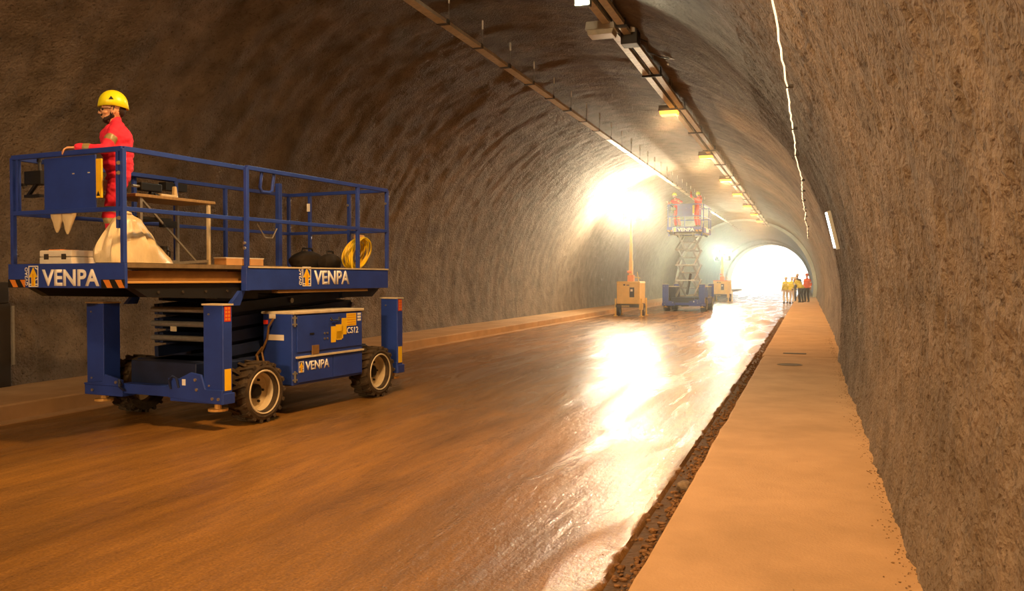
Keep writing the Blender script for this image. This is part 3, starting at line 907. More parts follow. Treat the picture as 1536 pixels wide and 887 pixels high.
def make_person(loc, rz, label, mats, lh, rh, voxel=.0075, group=None, lean=0.0, head_turn=0.0, head_pitch=0.0, step=0.0, helmet='helmet', scale=1.0, fingers=True, face=True, hs=1.0, bulk=1.0):
    root = empty('person', loc, rz); root.scale = (scale,) * 3
    tag(root, label, 'person', group)
    B = Body()
    sl = math.sin(lean); cl = math.cos(lean)
    def T(p):      # lean the upper body about the hips
        x, y, z = p; dz = z - .95
        return Vector((x, y * cl + dz * sl, .95 + dz * cl - y * sl))
    # legs
    for sd in (-1, 1):
        hip = Vector((sd * .095, 0, .92)); foot = Vector((sd * .12, sd * step, .09))
        knee, ank = ik(hip, foot, .43, .42, (sd * .1, 1, 0))
        B.cap(hip, knee, .098, .068); B.cap(knee, ank + Vector((0, 0, .05)), .070, .062)
        B.cap(ank + Vector((0, 0, .07)), ank + Vector((0, -.01, -.02)), .052, .052, 'boots')
        B.cap(ank + Vector((0, -.03, -.05)), ank + Vector((0, .15, -.055)), .045, .036, 'boots')
    # torso
    B.cap((-.085, 0, .95), (.085, 0, .95), .118)
    B.cap(T((-.075, 0, 1.06)), T((.075, 0, 1.06)), .112 * bulk)
    B.cap(T((-.09, .0, 1.20)), T((.09, .0, 1.20)), .118 * bulk)
    B.cap(T((-.105, .0, 1.32)), T((.105, .0, 1.32)), .118 * bulk)
    B.cap(T((-.15, -.01, 1.42)), T((.15, -.01, 1.42)), .075)
    B.cap(T((0, -.01, 1.44)), T((0, 0, 1.47)), .085, .07)
    B.cap(T((0, -.005, 1.47)), T((0, .0, 1.515)), .068, .064)           # collar
    hc = T((0, .025, 1.655 - .03 * (hs > 1))); nb = T((0, .005, 1.50))
    B.cap(nb, hc - Vector((0, .02, .06)), .053, .05, 'skin')
    # head
    from mathutils import Euler
    hr = Euler((-head_pitch, 0, head_turn)); HR = hr.to_matrix()
    def Hd(p): return hc + HR @ Vector(p) * hs
    def HS(t): return tuple(x * hs for x in t)
    B.ell(Hd((0, -.012, .02)), HS((.076, .098, .098)), 'skin', hr)
    B.ell(Hd((0, .015, -.05)), HS((.058, .072, .068)), 'skin', hr)
    if face:
        B.ell(Hd((0, .045, -.085)), HS((.040, .040, .032)), 'beard', hr)         # chin
        B.cap(Hd((-.055, .0, -.055)), Hd((-.035, .06, -.085)), .020, .022, 'beard')
        B.cap(Hd((.055, .0, -.055)), Hd((.035, .06, -.085)), .020, .022, 'beard')
        B.cap(Hd((-.02, .088, -.042)), Hd((.02, .088, -.042)), .010, .010, 'beard')   # moustache
        B.cap(Hd((-.014, .092, -.056)), Hd((.014, .092, -.056)), .007, .007, 'lip')
        B.cap(Hd((0, .088, .018)), Hd((0, .110, -.020)), .010, .014, 'skin')   # nose
        B.cap(Hd((-.016, .094, -.024)), Hd((.016, .094, -.024)), .009, .009, 'skin')
        B.cap(Hd((-.045, .072, .028)), Hd((.045, .072, .028)), .014, .014, 'skin')
        for sd in (-1, 1):
            B.ell(Hd((sd * .031, .080, .006)), HS((.014, .010, .009)), 'eye', hr)
            B.ell(Hd((sd * .076, -.008, -.008)), HS((.012, .022, .034)), 'skin', hr)
            B.ell(Hd((sd * .045, .058, -.022)), HS((.024, .024, .02)), 'skin', hr)
            B.cap(Hd((sd * .070, -.002, .02)), Hd((sd * .062, .006, -.045)), .014, .014, 'beard')
        B.ell(Hd((0, -.060, .005)), HS((.066, .056, .066)), 'beard', hr)       # hair at the back
    # arms
    for sd, tgt in ((-1, lh), (1, rh)):       # -1 = left side is -x ... person's left
        sh = T((sd * .185, -.01, 1.415))
        pos, pole, fdir, pn, curl = tgt
        el, wr = ik(sh, pos, .29, .27, pole)
        B.cap(sh, el, .066, .054); B.cap(el, wr, .055, .043)
        B.cap(sh.lerp(el, .50), sh.lerp(el, .60), .064, .062, 'reflect')
        B.cap(el.lerp(wr, .62), el.lerp(wr, .74), .051, .050, 'reflect')
        B.cap(wr, wr + (wr - el).normalized() * .03, .026, .025, 'skin')
        w2 = wr + (wr - el).normalized() * .02
        if fingers:
            hand(B, w2, fdir, pn, sd, curl)
        else:
            B.ell(w2 + Vector(fdir).normalized() * .07, (.04, .04, .04), 'skin')
    for sd in (-1, 1):
        pass
    me = B.b.mesh('body', None)
    o = bpy.data.objects.new('body_tmp', me); COL.objects.link(o)
    md = o.modifiers.new('r', 'REMESH'); md.mode = 'VOXEL'; md.voxel_size = voxel; md.use_smooth_shade = True
    sm = o.modifiers.new('s', 'SMOOTH'); sm.factor = .5; sm.iterations = 3 if voxel < .01 else 2
    dg = bpy.context.evaluated_depsgraph_get(); dg.update()
    m2 = bpy.data.meshes.new_from_object(o.evaluated_get(dg)); bpy.data.objects.remove(o)
    nv = len(m2.vertices); co = np.empty(nv * 3); m2.vertices.foreach_get('co', co); co = co.reshape(-1, 3)
    tags = B.classify(co)
    no = np.empty(nv * 3); m2.vertices.foreach_get('normal', no); no = no.reshape(-1, 3)
    if voxel < .012:
        for i, t in enumerate(tags):
            if t in ('cloth', 'reflect'):
                x, y, z = co[i]
                f = noise.noise((x * 9, y * 9, z * 16)) * .011 + noise.noise((x * 22, y * 22, z * 30)) * .005
                co[i] += no[i] * f
        m2.vertices.foreach_set('co', co.ravel())
    names = ['cloth', 'skin', 'boots', 'beard', 'reflect', 'eye', 'lip', 'legs']
    m2.materials.clear()
    for nme in names: m2.materials.append(M[mats.get(nme, mats['cloth'])])
    fc = np.empty(len(m2.polygons) * 3); m2.polygons.foreach_get('center', fc); fc = fc.reshape(-1, 3)
    ft = B.classify(fc)
    mi = []
    for c, t in zip(fc, ft):
        if t == 'cloth' and c[2] < .90: t = 'legs' if 'legs' in mats else 'cloth'
        if t == 'cloth' and (.42 < c[2] < .48 or .54 < c[2] < .60): t = 'reflect'
        mi.append(names.index(t))
    m2.polygons.foreach_set('material_index', mi)
    m2.polygons.foreach_set('use_smooth', [True] * len(mi))
    m2.update(); m2.name = 'body'
    bo = bpy.data.objects.new('body', m2); COL.objects.link(bo); bo.parent = root
    # helmet
    h = MB(); vs = []; rings = 10; seg = 28
    for i in range(rings + 1):
        ph = (i / rings) * PI * .5
        for j in range(seg):
            th = 2 * PI * j / seg
            r = math.cos(ph)
            x, y, z = .106 * r * math.cos(th), .124 * r * math.sin(th), .124 * math.sin(ph)
            if i == 0: y *= 1.06; z = -.028 - .022 * (1 if y < 0 else 0) * abs(math.sin(th))
            vs.append(Hd((x, y - .010, z + .062)))
    fs = [(i * seg + j, i * seg + (j + 1) % seg, (i + 1) * seg + (j + 1) % seg, (i + 1) * seg + j) for i in range(rings) for j in range(seg)]
    h.add(vs, fs)
    ho = h.build('helmet', helmet, root, smooth=True)
    s_ = ho.modifiers.new('thick', 'SOLIDIFY'); s_.thickness = .006
    if voxel < .012:
        g = MB()
        for sd in (-1, 1):
            g.prism([(-.02, .085), (.02, .085), (.0, .115)], sd * .101, sd * .108)
        g2 = MB(); g2.add([Hd(v) for v in g.v], g.f); g2.build('helmet_mark', 'black', ho)
        g = MB()
        for sd in (-1, 1):
            g.tube([Hd((sd * .09, -.02, .03)), Hd((sd * .078, .0, -.05)), Hd((sd * .03, .04, -.115)), Hd((0, .045, -.12))], .005, 6)
        g.build('chin_strap', 'black', ho)
        g = MB()
        for sd in (-1, 1):
            pts = [Hd((sd * (.033 + .024 * math.cos(t)), .102, .004 + .018 * math.sin(t))) for t in np.linspace(0, 2 * PI, 14)[:-1]]
            g.tube(pts, .0035, 5, closed=True)
            g.tube([Hd((sd * .056, .10, .008)), Hd((sd * .082, .03, .01)), Hd((sd * .086, -.02, .0))], .003, 5)
        g.build('glasses', 'black', root)
    return root

DOWN = lambda sd: ((sd * .26, .03, .90), (sd * .2, -1, 0), (0, .15, -1), (-sd, 0, 0), .6)
RED = dict(cloth='red_cloth', skin='skin', boots='boots', beard='beard', reflect='reflect', eye='black', lip='skin')
def to_local(world, root_loc, rz, sc=1.0):
    v = Vector(world) - Vector(root_loc)
    return Matrix.Rotation(-rz, 3, 'Z') @ v / sc

# foreground worker, standing in the extension, one hand on the front rail
P_LOC = l2w(.19, -2.46, DECK)
P_RZ = math.radians(137) - LIFT_A
hw = to_local(l2w(.04, -2.945, DECK + 1.145 + .055), P_LOC, P_RZ, 1.02)
fd = Matrix.Rotation(-P_RZ, 3, 'Z') @ Vector((-.75, -.66, -.1))
hw2 = to_local(l2w(-.20, -2.945, DECK + 1.145 + .055), P_LOC, P_RZ, 1.02)
make_person(P_LOC, P_RZ, 'worker in red coveralls and yellow helmet standing on the foreground lift', RED,
            (hw - fd.normalized() * .085, (-.6, -.8, -.5), fd, (0, 0, -1), .75),
            ((.22, .10, .93), (.3, -1, 0), (0, .3, -1), (-1, 0, 0), .6), voxel=.0065, lean=.05, head_pitch=.04, scale=1.02, hs=1.17, bulk=1.34)

FAR = dict(RED)
# two workers on the raised lift, reaching up to the cable tray
for (xp, yp, rz, lab, hm, lean, lh_, rh_) in (
        (-.45, -1.15, 2.6, 'left worker in red and yellow helmet on the raised distant lift', 'helmet', .35, ((-.30, .45, 1.35), (-1, 0, -.5), (0, 1, .3), (0, 0, -1), .5), ((.30, .42, 1.30), (1, 0, -.5), (0, 1, .3), (0, 0, -1), .5)),
        (.58, -1.0, .9, 'right worker in red and lime helmet on the raised distant lift, arms up', 'helmet_g', 0.0, ((-.22, .30, 1.78), (-1, 0, -.3), (0, .2, 1), (0, 1, 0), .5), ((.24, .28, 1.75), (1, 0, -.3), (0, .2, 1), (0, 1, 0), .5))):
    make_person((LIFT2_LOC[0] + xp, LIFT2_LOC[1] + yp, DECK2), rz, lab, FAR, lh_, rh_, voxel=.016, helmet=hm, lean=lean, group='workers on the raised lift')

# crew standing by the right walkway near the portal
HV = dict(cloth='hivis', skin='skin', boots='boots', beard='beard', reflect='helmet_w', eye='black', lip='skin', legs='white')
HV2 = dict(HV, legs='navy_cloth'); HVO = dict(HV, cloth='hivis_o', legs='navy_cloth'); DK = dict(HV, cloth='navy_cloth', legs='navy_cloth')
crew = (
    ((-1.40, 62.6, 0), .4, 'distant worker in yellow jacket, leftmost of the crew by the portal', HV, 'helmet_w', 0.0, DOWN(-1), DOWN(1)),
    ((-1.02, 61.6, 0), -.6, 'distant worker in yellow jacket, second from the left of the portal crew', HV, 'helmet_w', 0.05, DOWN(-1), DOWN(1)),
    ((-.34, 57.2, .2), .9, 'distant worker in yellow jacket and dark trousers bending forward on the right walkway', HV2, 'helmet_w', .75, ((-.2, .55, .8), (-1, 0, 0), (0, .3, -1), (1, 0, 0), .5), ((.2, .55, .8), (1, 0, 0), (0, .3, -1), (-1, 0, 0), .5)),
    ((-.02, 58.4, .2), 2.6, 'distant worker in orange jacket, rightmost of the crew on the walkway', HVO, 'hivis_o', 0.0, DOWN(-1), DOWN(1)),
    ((-.62, 60.2, .2), 3.0, 'distant worker in dark clothes and white helmet between the yellow and orange jackets', DK, 'helmet_w', .1, DOWN(-1), DOWN(1)),
)
for loc, rz, lab, mt, hm, ln, lh_, rh_ in crew:
    make_person(loc, rz, lab, mt, lh_, rh_, voxel=.02, helmet=hm, lean=ln, group='crew near the portal', fingers=False, face=False)

# ------------------------------------------------------------------ cable trays
def ceil_z(x): return TZ + math.sqrt(TR * TR - (x - TC) ** 2)
tray = empty('cable_tray', (-5.85, 12, 6.0)); tag(tray, 'single pale steel cable tray hanging left of the ceiling crown in short sections', 'cable tray')
def u_section(length, wd, ht, th=.006):
    b = MB(); b.box((-wd / 2, 0, 0), (wd / 2, length, th)); b.box((-wd / 2, 0, th), (-wd / 2 + th, length, ht)); b.box((wd / 2 - th, 0, th), (wd / 2, length, ht)); return b
SEC = 1.6
me_sec = u_section(SEC - .06, .17, .06).mesh('tray_section', 'tray')
me_jnt = MB().box((-.105, -.075, -.012), (.105, .015, .070)).mesh('tray_joint', 'dark_box')
me_rod = MB().cyl((0, 0, 0), (0, 0, .52), .007, 6).mesh('hanger_rod', 'steel')
me_tip = MB().cyl((0, 0, 0), (0, 0, .16), .016, 6).mesh('rod_anchor', 'white')
def child(name, me, parent, loc, rot=(0, 0, 0)):
    o = bpy.data.objects.new(name, me); COL.objects.link(o); o.parent = parent; o.location = loc; o.rotation_euler = rot; return o
for i in range(-2, 44):
    y = i * SEC + random.uniform(-.01, .01)
    tilt = random.uniform(-.012, .012)
    child('tray_section', me_sec, tray, (random.uniform(-.008, .008), y, 0), (tilt * .3, 0, tilt))
    child('tray_joint', me_jnt, tray, (0, y, 0))
    if i < 26:
        child('hanger_rod', me_rod, tray, (.10, y - .02, 0)); child('rod_anchor', me_tip, tray, (.10, y - .02, .34))
tray2 = empty('cable_tray', (-3.2, 12, 6.08)); tag(tray2, 'double pale steel cable tray running beside the row of orange ceiling lamps', 'cable tray')
SEC2 = 3.85
me_sec2 = u_section(SEC2 - .12, .13, .07).mesh('tray_section', 'tray')
b = MB(); b.box((-.22, -.06, -.03), (.22, .0, .01)); b.box((-.20, -.05, .01), (-.17, -.01, .20)); b.box((.17, -.05, .01), (.20, -.01, .20))
me_brk = b.mesh('tray_bracket', 'dark_box')
me_cab = MB().tube([(0, j * SEC2 / 6, .012 * math.sin(j * 1.7)) for j in range(7)], .022, 6).mesh('cable', 'black', True)
for i in range(-4, 17):
    y = i * SEC2 - .9
    for dx in (-.11, .11):
        child('tray_section', me_sec2, tray2, (dx, y, 0), (random.uniform(-.004, .004), 0, random.uniform(-.004, .004)))
    child('tray_bracket', me_brk, tray2, (0, y, 0)); child('cable', me_cab, tray2, (-.01, y, .05))
    if i < 10: child('hanger_rod', me_rod, tray2, (.26, y + 1.0, -.03)).scale = (1, 1, .55)
    if i < 10: child('hanger_rod', me_rod, tray2, (.26, y + 2.4, -.03)).scale = (1, 1, .55)

# ------------------------------------------------------------------ ceiling lamps
def make_luminaire(lit):
    r = empty('ceiling_lamp', (0, 0, 0))
    h = MB(); h.prism([(-.26, .03), (.26, .03), (.24, .17), (-.24, .17)], -.19, .19, 'xz'); h.build('housing', 'grey_box' if not lit else 'dark_box', r, bevel=.008)
    l = MB(); l.prism([(-.235, .03), (.235, .03), (.215, -.06), (-.215, -.06)], -.17, .17, 'xz'); l.build('lens', 'lens_orange' if lit else 'lens_off', r, bevel=.01)
    a = MB(); a.bar((.20, .0, .15), (.32, .0, .15), .05, .03); a.bar((.32, 0, .15), (.32, 0, .26), .04); a.build('arm', 'steel', r)
    if lit:
        ld = bpy.data.lights.new('lamp_light', 'AREA'); ld.shape = 'RECTANGLE'; ld.size = .46; ld.size_y = .34
        ld.energy = SODIUM_W; ld.color = SODIUM_C
        lo = bpy.data.objects.new('lamp_light', ld); COL.objects.link(lo); lo.parent = r; lo.location = (0, 0, -.075)
    return r
proto = make_luminaire(True)
ys = [-15.9, -8.2, -.5, 7.2, 22.67, 31.3, 39.0, 45.8, 53.5, 60.6, 68.0]  # first lamp added out of view, more light on faces towards the camera
ords = ['', '', '', '', 'nearest and largest of the lit orange lamps on the ceiling', 'second lit orange ceiling lamp from the camera', 'third lit orange ceiling lamp from the camera', 'fourth lit orange ceiling lamp from the camera', 'fifth lit orange ceiling lamp from the camera', 'sixth lit orange ceiling lamp from the camera', 'farthest lit orange ceiling lamp, just before the pale lining']
outs = ['lit orange ceiling lamp farthest behind the camera', 'lit orange ceiling lamp next behind the one above the camera', 'lit orange ceiling lamp right above the camera', 'lit orange ceiling lamp beside the foreground lift, above the picture']
for i, y in enumerate(ys):
    o = proto if i == 0 else copy_tree(proto)
    o.location = (-3.42, y, 6.0)
    tag(o, ords[i] or outs[i], 'lamp', 'orange ceiling lamps in a row')
un = make_luminaire(False); un.location = (-3.42, 14.9, 5.98); tag(un, 'unlit grey box lamp under the double tray below the glaring white floodlight', 'lamp')
# LED flood above it
r = empty('floodlight', (-3.36, 13.3, 5.98)); tag(r, 'small glaring white floodlight at the top edge on the ceiling tray', 'floodlight')
MB().box((-.13, -.04, -.02), (.13, .06, .19)).build('housing', 'dark_box', r, bevel=.01)
MB().box((-.11, -.052, .0), (.11, -.038, .17)).build('lens', 'lens_led', r)
MB().bar((0, .03, .17), (.12, .03, .26), .03).build('bracket', 'steel', r)
ld = bpy.data.lights.new('flood_light', 'AREA'); ld.size = .2; ld.energy = LED_W; ld.color = (.95, 1.0, .8)
lo = bpy.data.objects.new('flood_light', ld); COL.objects.link(lo); lo.parent = r; lo.location = (0, -.07, .08); lo.rotation_euler = (math.radians(-60), 0, math.radians(30))
# junction box and dangling bracket
r = empty('junction_box', (-3.07, 15.6, 5.98)); tag(r, 'dark junction box clamped on the double tray beside the unlit lamp', 'junction box')
MB().box((-.14, -.12, -.06), (.16, .2, .2)).build('body', 'dark_box', r, bevel=.01)
MB().box((.04, -.13, .14), (.12, -.10, .26)).build('cable_gland', 'white', r)
MB().tube([(.16, .0, .05), (.3, .1, .0), (.25, .5, -.08), (.4, 1.0, -.06), (.5, 1.4, .0)], .012, 6).build('cable', 'black', r)
r = empty('pipe_bracket', (-2.56, 17.15, 6.1)); tag(r, 'small metal bracket dangling from the ceiling right of the double tray', 'bracket')
g = MB(); g.bar((-.12, 0, -.06), (.06, 0, -.09), .03); g.bar((.06, 0, -.09), (.14, 0, .10), .025); g.bar((-.12, 0, -.06), (-.16, 0, .06), .025); g.build('strap', 'steel', r)
g = MB()
for x, z in ((.06, -.1), (.13, .06), (-.16, .04), (-.05, -.2)): g.cyl((x, -.03, z), (x, 0, z), .02, 6)
tag(g.build('nut', 'bolt', r), kind='stuff')

# rope light and strip lamp on the right wall
pts = [(-0.26, 3.2, 3.80), (-0.24, 6.27, 3.75), (-0.24, 6.65, 3.75), (-0.22, 7.37, 3.72), (-0.21, 8.3, 3.7), (-0.19, 9.36, 3.68), (-0.18, 11.17, 3.65), (-0.16, 12.89, 3.61), (-0.17, 14.43, 3.63), (-0.09, 16.25, 3.48), (-0.10, 20.56, 3.50), (-.07, 23.0, 3.48), (-.10, 25.1, 3.62), (-.04, 26.5, 3.60), (-.08, 30.4, 3.66), (-.0, 33.0, 3.56), (.02, 41.4, 3.51)]
fin = []
for i in range(len(pts) - 1):
    a, c = Vector(pts[i]), Vector(pts[i + 1]); k = max(1, int((c - a).length / .25))
    for j in range(k):
        p = a.lerp(c, j / k); fin.append((p.x - .02 + .006 * math.sin(i * 3 + j * 1.9), p.y, p.z + .010 * math.sin(j * 2.3 + i)))
fin.append(pts[-1])
r = empty('rope_light', (-.26, 3.2, 3.8)); tag(r, 'thin glowing rope light strung along the upper right wall', 'rope light')
sub = MB().tube([Vector(p) - Vector(pts[0]) for p in fin], .008, 6).build('light_rope', 'rope', r, smooth=True)
g = MB()
for i in range(4, len(fin), 9):
    p = Vector(fin[i]) - Vector(pts[0]); g.box(p + Vector((-.018, -.012, -.018)), p + Vector((.06, .012, .018)))
tag(g.build('clip', 'dark_box', r), kind='stuff')
r = empty('strip_lamp', (.30, 12.6, 2.36)); tag(r, 'short white strip lamp fixed upright on the right wall', 'lamp')
up = Vector((-.10, -.02, .42)).normalized()
MB().bar(up * -.27 + Vector((.03, 0, 0)), up * .27 + Vector((.03, 0, 0)), .10, .05, up=(1, 0, 0)).build('housing', 'grey_box', r, bevel=.006)
MB().bar(up * -.25, up * .25, .075, .04, up=(1, 0, 0)).build('diffuser', 'lens_tube', r, bevel=.006)

# ------------------------------------------------------------------ light towers
def light_tower(loc, rz, lamp_z, lens, label, hood, lens_dirs, side_lens=None):
    r = empty('light_tower', loc, rz); tag(r, label, 'light tower', 'mobile light towers')
    body = MB().box((-.52, -.75, .55), (.52, .85, 1.5)).build('body', 'tower_y', r, bevel=.03)
    MB().prism([(-.54, 1.5), (.54, 1.5), (.50, 1.57), (-.50, 1.57)], -.77, .87, 'xz').build('hood', hood, body)
    Bx('control_panel', 'black', (.06, -.765, .86), (.27, -.75, 1.30), body)
    Bx('panel_display', 'white', (.10, -.772, 1.12), (.2, -.765, 1.22), body)
    Bx('access_door', 'tower_y', (-.46, -.765, .86), (-.26, -.75, 1.34), body, bevel=.005)
    g = MB(); g.box((-.22, -.77, 1.38), (-.14, -.75, 1.45)); g.box((-.08, -.77, 1.38), (.04, -.75, 1.42)); tag(g.build('vent', 'black', body), kind='stuff')
    fr = MB(); fr.box((-.56, -.82, .40), (.50, .9, .52)); fr.build('chassis', 'dark_box', r, bevel=.01)
    g = MB()
    for i in range(6): g.box((-.28 + i * .06, -.826, .43), (-.25 + i * .06, -.82, .49))
    tag(g.build('plate', 'tower_y', r), kind='stuff')
    for sd in (-1, 1):
        w_ = MB(); w_.lathe([(.12, -.09), (.26, -.09), (.29, -.05), (.29, .05), (.26, .09), (.12, .09), (.12, -.09)], (sd * .56, -.1, .29), 'x', 24)
        t = w_.build('tyre', 'rubber', r, smooth=True)
        MB().lathe([(.001, .06 * sd), (.10, .07 * sd), (.13, .085 * sd)], (sd * .56, -.1, .29), 'x', 20).build('rim', 'rim', t)
    for sx, sy in ((-.58, -.7), (.58, -.7), (-.58, .8), (.58, .8)):
        s_ = MB().bar((sx, sy, .03), (sx, sy, .80), .07).build('stabiliser_leg', 'tower_y', r, bevel=.005)
        MB().cyl((sx, sy, .0), (sx, sy, .03), .10, 14).build('foot', 'tower_y', s_)
    MB().box((.50, -.84, .30), (.66, -.66, .58)).build('leg_bracket', 'tower_y', r)
    # mast
    MB().bar((0, 0, 1.5), (0, 0, 2.5), .17).build('mast', 'tower_y', r, bevel=.006)
    MB().bar((0, 0, 2.5), (0, 0, 3.3), .135).build('mast_section', 'tower_y', r, bevel=.006)
    MB().bar((0, 0, 3.3), (0, 0, lamp_z), .10).build('mast_section', 'tower_y', r, bevel=.006)
    g = MB(); g.box((-.14, -.16, 1.57), (.14, .14, 1.86)); g.cyl((-.15, -.1, 2.0), (.05, -.1, 2.0), .06, 10); g.build('winch', 'tower_o', r)
    g = MB(); g.bar((.10, -.1, 1.78), (.44, -.1, 1.72), .03); g.bar((.38, -.1, 1.55), (.30, -.1, 2.0), .025); g.build('lever', 'tower_y', r)
    MB().bar((-.62, 0, lamp_z), (.62, 0, lamp_z), .07).build('crossarm', 'steel', r)
    for i, (x, dz, yaw, tilt) in enumerate(lens_dirs):
        ca, sa = math.cos(yaw), math.sin(yaw)
        b1, b2 = MB(), MB()
        b1.box((-.2, .02, -.17), (.2, .16, .17)); b1.box((-.08, .16, -.08), (.08, .26, .08)); b2.box((-.18, -.0, -.15), (.18, .02, .15))
        R = Matrix.Rotation(yaw, 3, 'Z') @ Matrix.Rotation(tilt, 3, 'X')
        off = Vector((x, 0, lamp_z + dz))
        q1 = MB().add([R @ Vector(v) + off for v in b1.v], b1.f); q2 = MB().add([R @ Vector(v) + off for v in b2.v], b2.f)
        ho = q1.build('lamp_head', 'dark_box', r); q2.build('lens', lens if i < 2 or side_lens is None else side_lens, ho)
    return r
D_ = math.radians
light_tower((-7.62, 39.2, 0), .03, 4.75, 'lens_tower', 'near yellow light tower on wheels with blazing warm lamps on its mast', 'tower_y',
            ((-.45, .22, D_(-20), D_(-10)), (.45, .22, D_(20), D_(-10)), (-.45, -.24, D_(-75), D_(-5)), (.45, -.24, D_(150), D_(-5))), 'lens_tower_side')
light_tower((-5.95, 65.6, 0), -.1, 3.45, 'lens_tower2', 'far yellow light tower with an orange hood behind the raised lift', 'tower_o',
            ((-.45, .22, D_(-20), D_(-5)), (.45, .22, D_(20), D_(-5)), (-.45, -.24, D_(-120), D_(-5)), (.45, -.24, D_(150), D_(-5))))

light_tower((-3.6, -13.0, 0), PI, 4.9, 'lens_tower3', 'lit yellow light tower standing on the road behind the camera', 'tower_y',
            ((-.45, .22, D_(-12), D_(-8)), (.45, .22, D_(12), D_(-8))))  # added tower out of view, lights lift and worker from the front

# ------------------------------------------------------------------ things on the foreground platform
def at_lift(name, xp, yp, label, cat, z=DECK, rz=0.0, group=None):
    r = empty(name, l2w(xp, yp, z), -LIFT_A + rz); tag(r, label, cat, group); return r
# plastic sack
vs = []; nu, nv = 40, 26
for j in range(nv + 1):
    v = j / nv
    for i in range(nu):
        t = 2 * PI * i / nu
        if v < .06: rr, z = .33 * (v / .06) ** .5, 0.0
        else:
            q = (v - .06) / .94; z = .56 * q
            rr = .33 * (1 - q ** 1.45 * .76) * (1 + .10 * math.sin(q * 3))
            if q > .85: rr *= 1 - (q - .85) / .15 * .75
        pl = math.sin(t * 12 + 3 * noise.noise((t, z * 3, 0))) * .06 * min(1, z / .2)
        k = 1 + .16 * noise.noise((math.cos(t) * 1.6, math.sin(t) * 1.6, z * 3)) + .06 * noise.noise((math.cos(t) * 4, math.sin(t) * 4, z * 7)) + pl
        lump = .20 * max(0, math.cos(t - 1.35)) ** 2 * max(0, 1 - z / .22)
        x = rr * k * math.cos(t) * .8 + .05 * z; y = rr * k * math.sin(t) * 1.05 + lump * math.sin(t) - .10 * z
        vs.append((x, y - .02, z + .02 * noise.noise((t * 2, v * 7, 0)) * (v > .1)))
fs = [(j * nu + i, j * nu + (i + 1) % nu, (j + 1) * nu + (i + 1) % nu, (j + 1) * nu + i) for j in range(nv) for i in range(nu)]
fs += [tuple(nu * nv + i for i in range(nu)), tuple(nu - 1 - i for i in range(nu))]
r = at_lift('plastic_sack', .42, -2.52, 'large crumpled cream plastic sack on the lift deck in front of the worker', 'sack')
MB().add(vs, fs).build('bag', 'sack', r, smooth=True)
MB().lathe([(.05, .0), (.06, .012), (.05, .024)], (.03, -.075, .52), 'z', 12).build('tie', 'rim', r)
# tool case
r = at_lift('tool_case', -.42, -2.62, 'low white plastic tool case on the deck behind the front toe board', 'case', rz=.05)
MB().box((-.24, -.16, 0), (.24, .16, .075)).build('base', 'case', r, bevel=.01)
MB().box((-.24, -.16, .08), (.24, .16, .15)).build('lid', 'case', r, bevel=.012)
g = MB(); g.box((-.16, -.17, .05), (-.10, -.158, .11)); g.box((.10, -.17, .05), (.16, -.158, .11)); g.build('latch', 'dark_box', r)
MB().box((-.12, -.14, .15), (.05, .10, .16)).build('lid_label', 'tower_o', r)
# small bag hanging at the front mid rail
vs = []; n = 18
r = at_lift('hanging_bag', -.10, -2.90, 'small pale plastic bag hanging below the front mid rail under the blue board', 'bag', z=DECK + .30)
for lobe, (cx, hh_) in enumerate(((-.10, .20), (.06, .22))):
    b = MB(); vv = []
    for j in range(9):
        q = j / 8
        for i in range(n):
            t = 2 * PI * i / n; k = .012 + .085 * q ** .8 * (1 + .25 * noise.noise((math.cos(t) * 2 + lobe, math.sin(t) * 2, q * 3)))
            vv.append((cx + k * math.cos(t) - .02 * (1 - q), .5 * k * math.sin(t), q * hh_ + (.23 - hh_)))
    b.add(vv, [(j * n + i, j * n + (i + 1) % n, (j + 1) * n + (i + 1) % n, (j + 1) * n + i) for j in range(8) for i in range(n)] + [tuple(8 * n + i for i in range(n)), tuple(n - 1 - i for i in range(n))])
    b.build('pouch', 'sack', r, smooth=True)
# folding table
r = at_lift('folding_table', -.18, -1.56, 'folding work table with wooden top and crossed braces on the lift deck', 'table')
MB().box((-.30, -.62, .765), (.30, .60, .80)).build('tabletop', 'wood', r, bevel=.006)
for sx in (-1, 1):
    for sy in (-1, 1):
        MB().bar((sx * .26, sy * .52, 0), (sx * .26, sy * .52, .765), .035).build('leg', 'rim' if sx * sy > 0 else 'steel', r)
    g = MB(); g.bar((sx * .26, -.50, .74), (sx * .26, .30, .06), .02); g.bar((sx * .26, -.1, .02), (sx * .26, .5, .06), .03)
    g.build('brace', 'steel', r)
MB().box((-.24, -.55, .52), (.24, -.05, .55)).build('lower_shelf', 'black', r)
g = MB(); g.box((.20, -.2, .44), (.27, .0, .52)); g.build('clamp', 'black', r)
r2 = at_lift('power_tool', -.20, -1.40, 'small pale hand tool lying on the folding table', 'tool', z=DECK + .80)
g = MB(); g.box((-.05, -.16, 0), (.05, .08, .06)); g.prism([(.06, 0), (.13, 0), (.10, .17), (.07, .17)], -.03, .03); g.build('body', 'sack', r2, bevel=.015)
MB().cyl((0, -.22, .035), (0, -.16, .035), .02, 10).build('nozzle', 'black', r2)
r2 = at_lift('power_drill', -.42, -1.45, 'black drill at the back of the folding table', 'tool', z=DECK + .80)
g = MB(); g.box((-.04, -.2, .10), (.04, .12, .2)); g.box((-.03, -.04, 0), (.03, .03, .10)); g.build('body', 'black', r2, bevel=.012)
MB().cyl((0, -.3, .15), (0, -.2, .15), .018, 10).build('chuck', 'steel', r2)
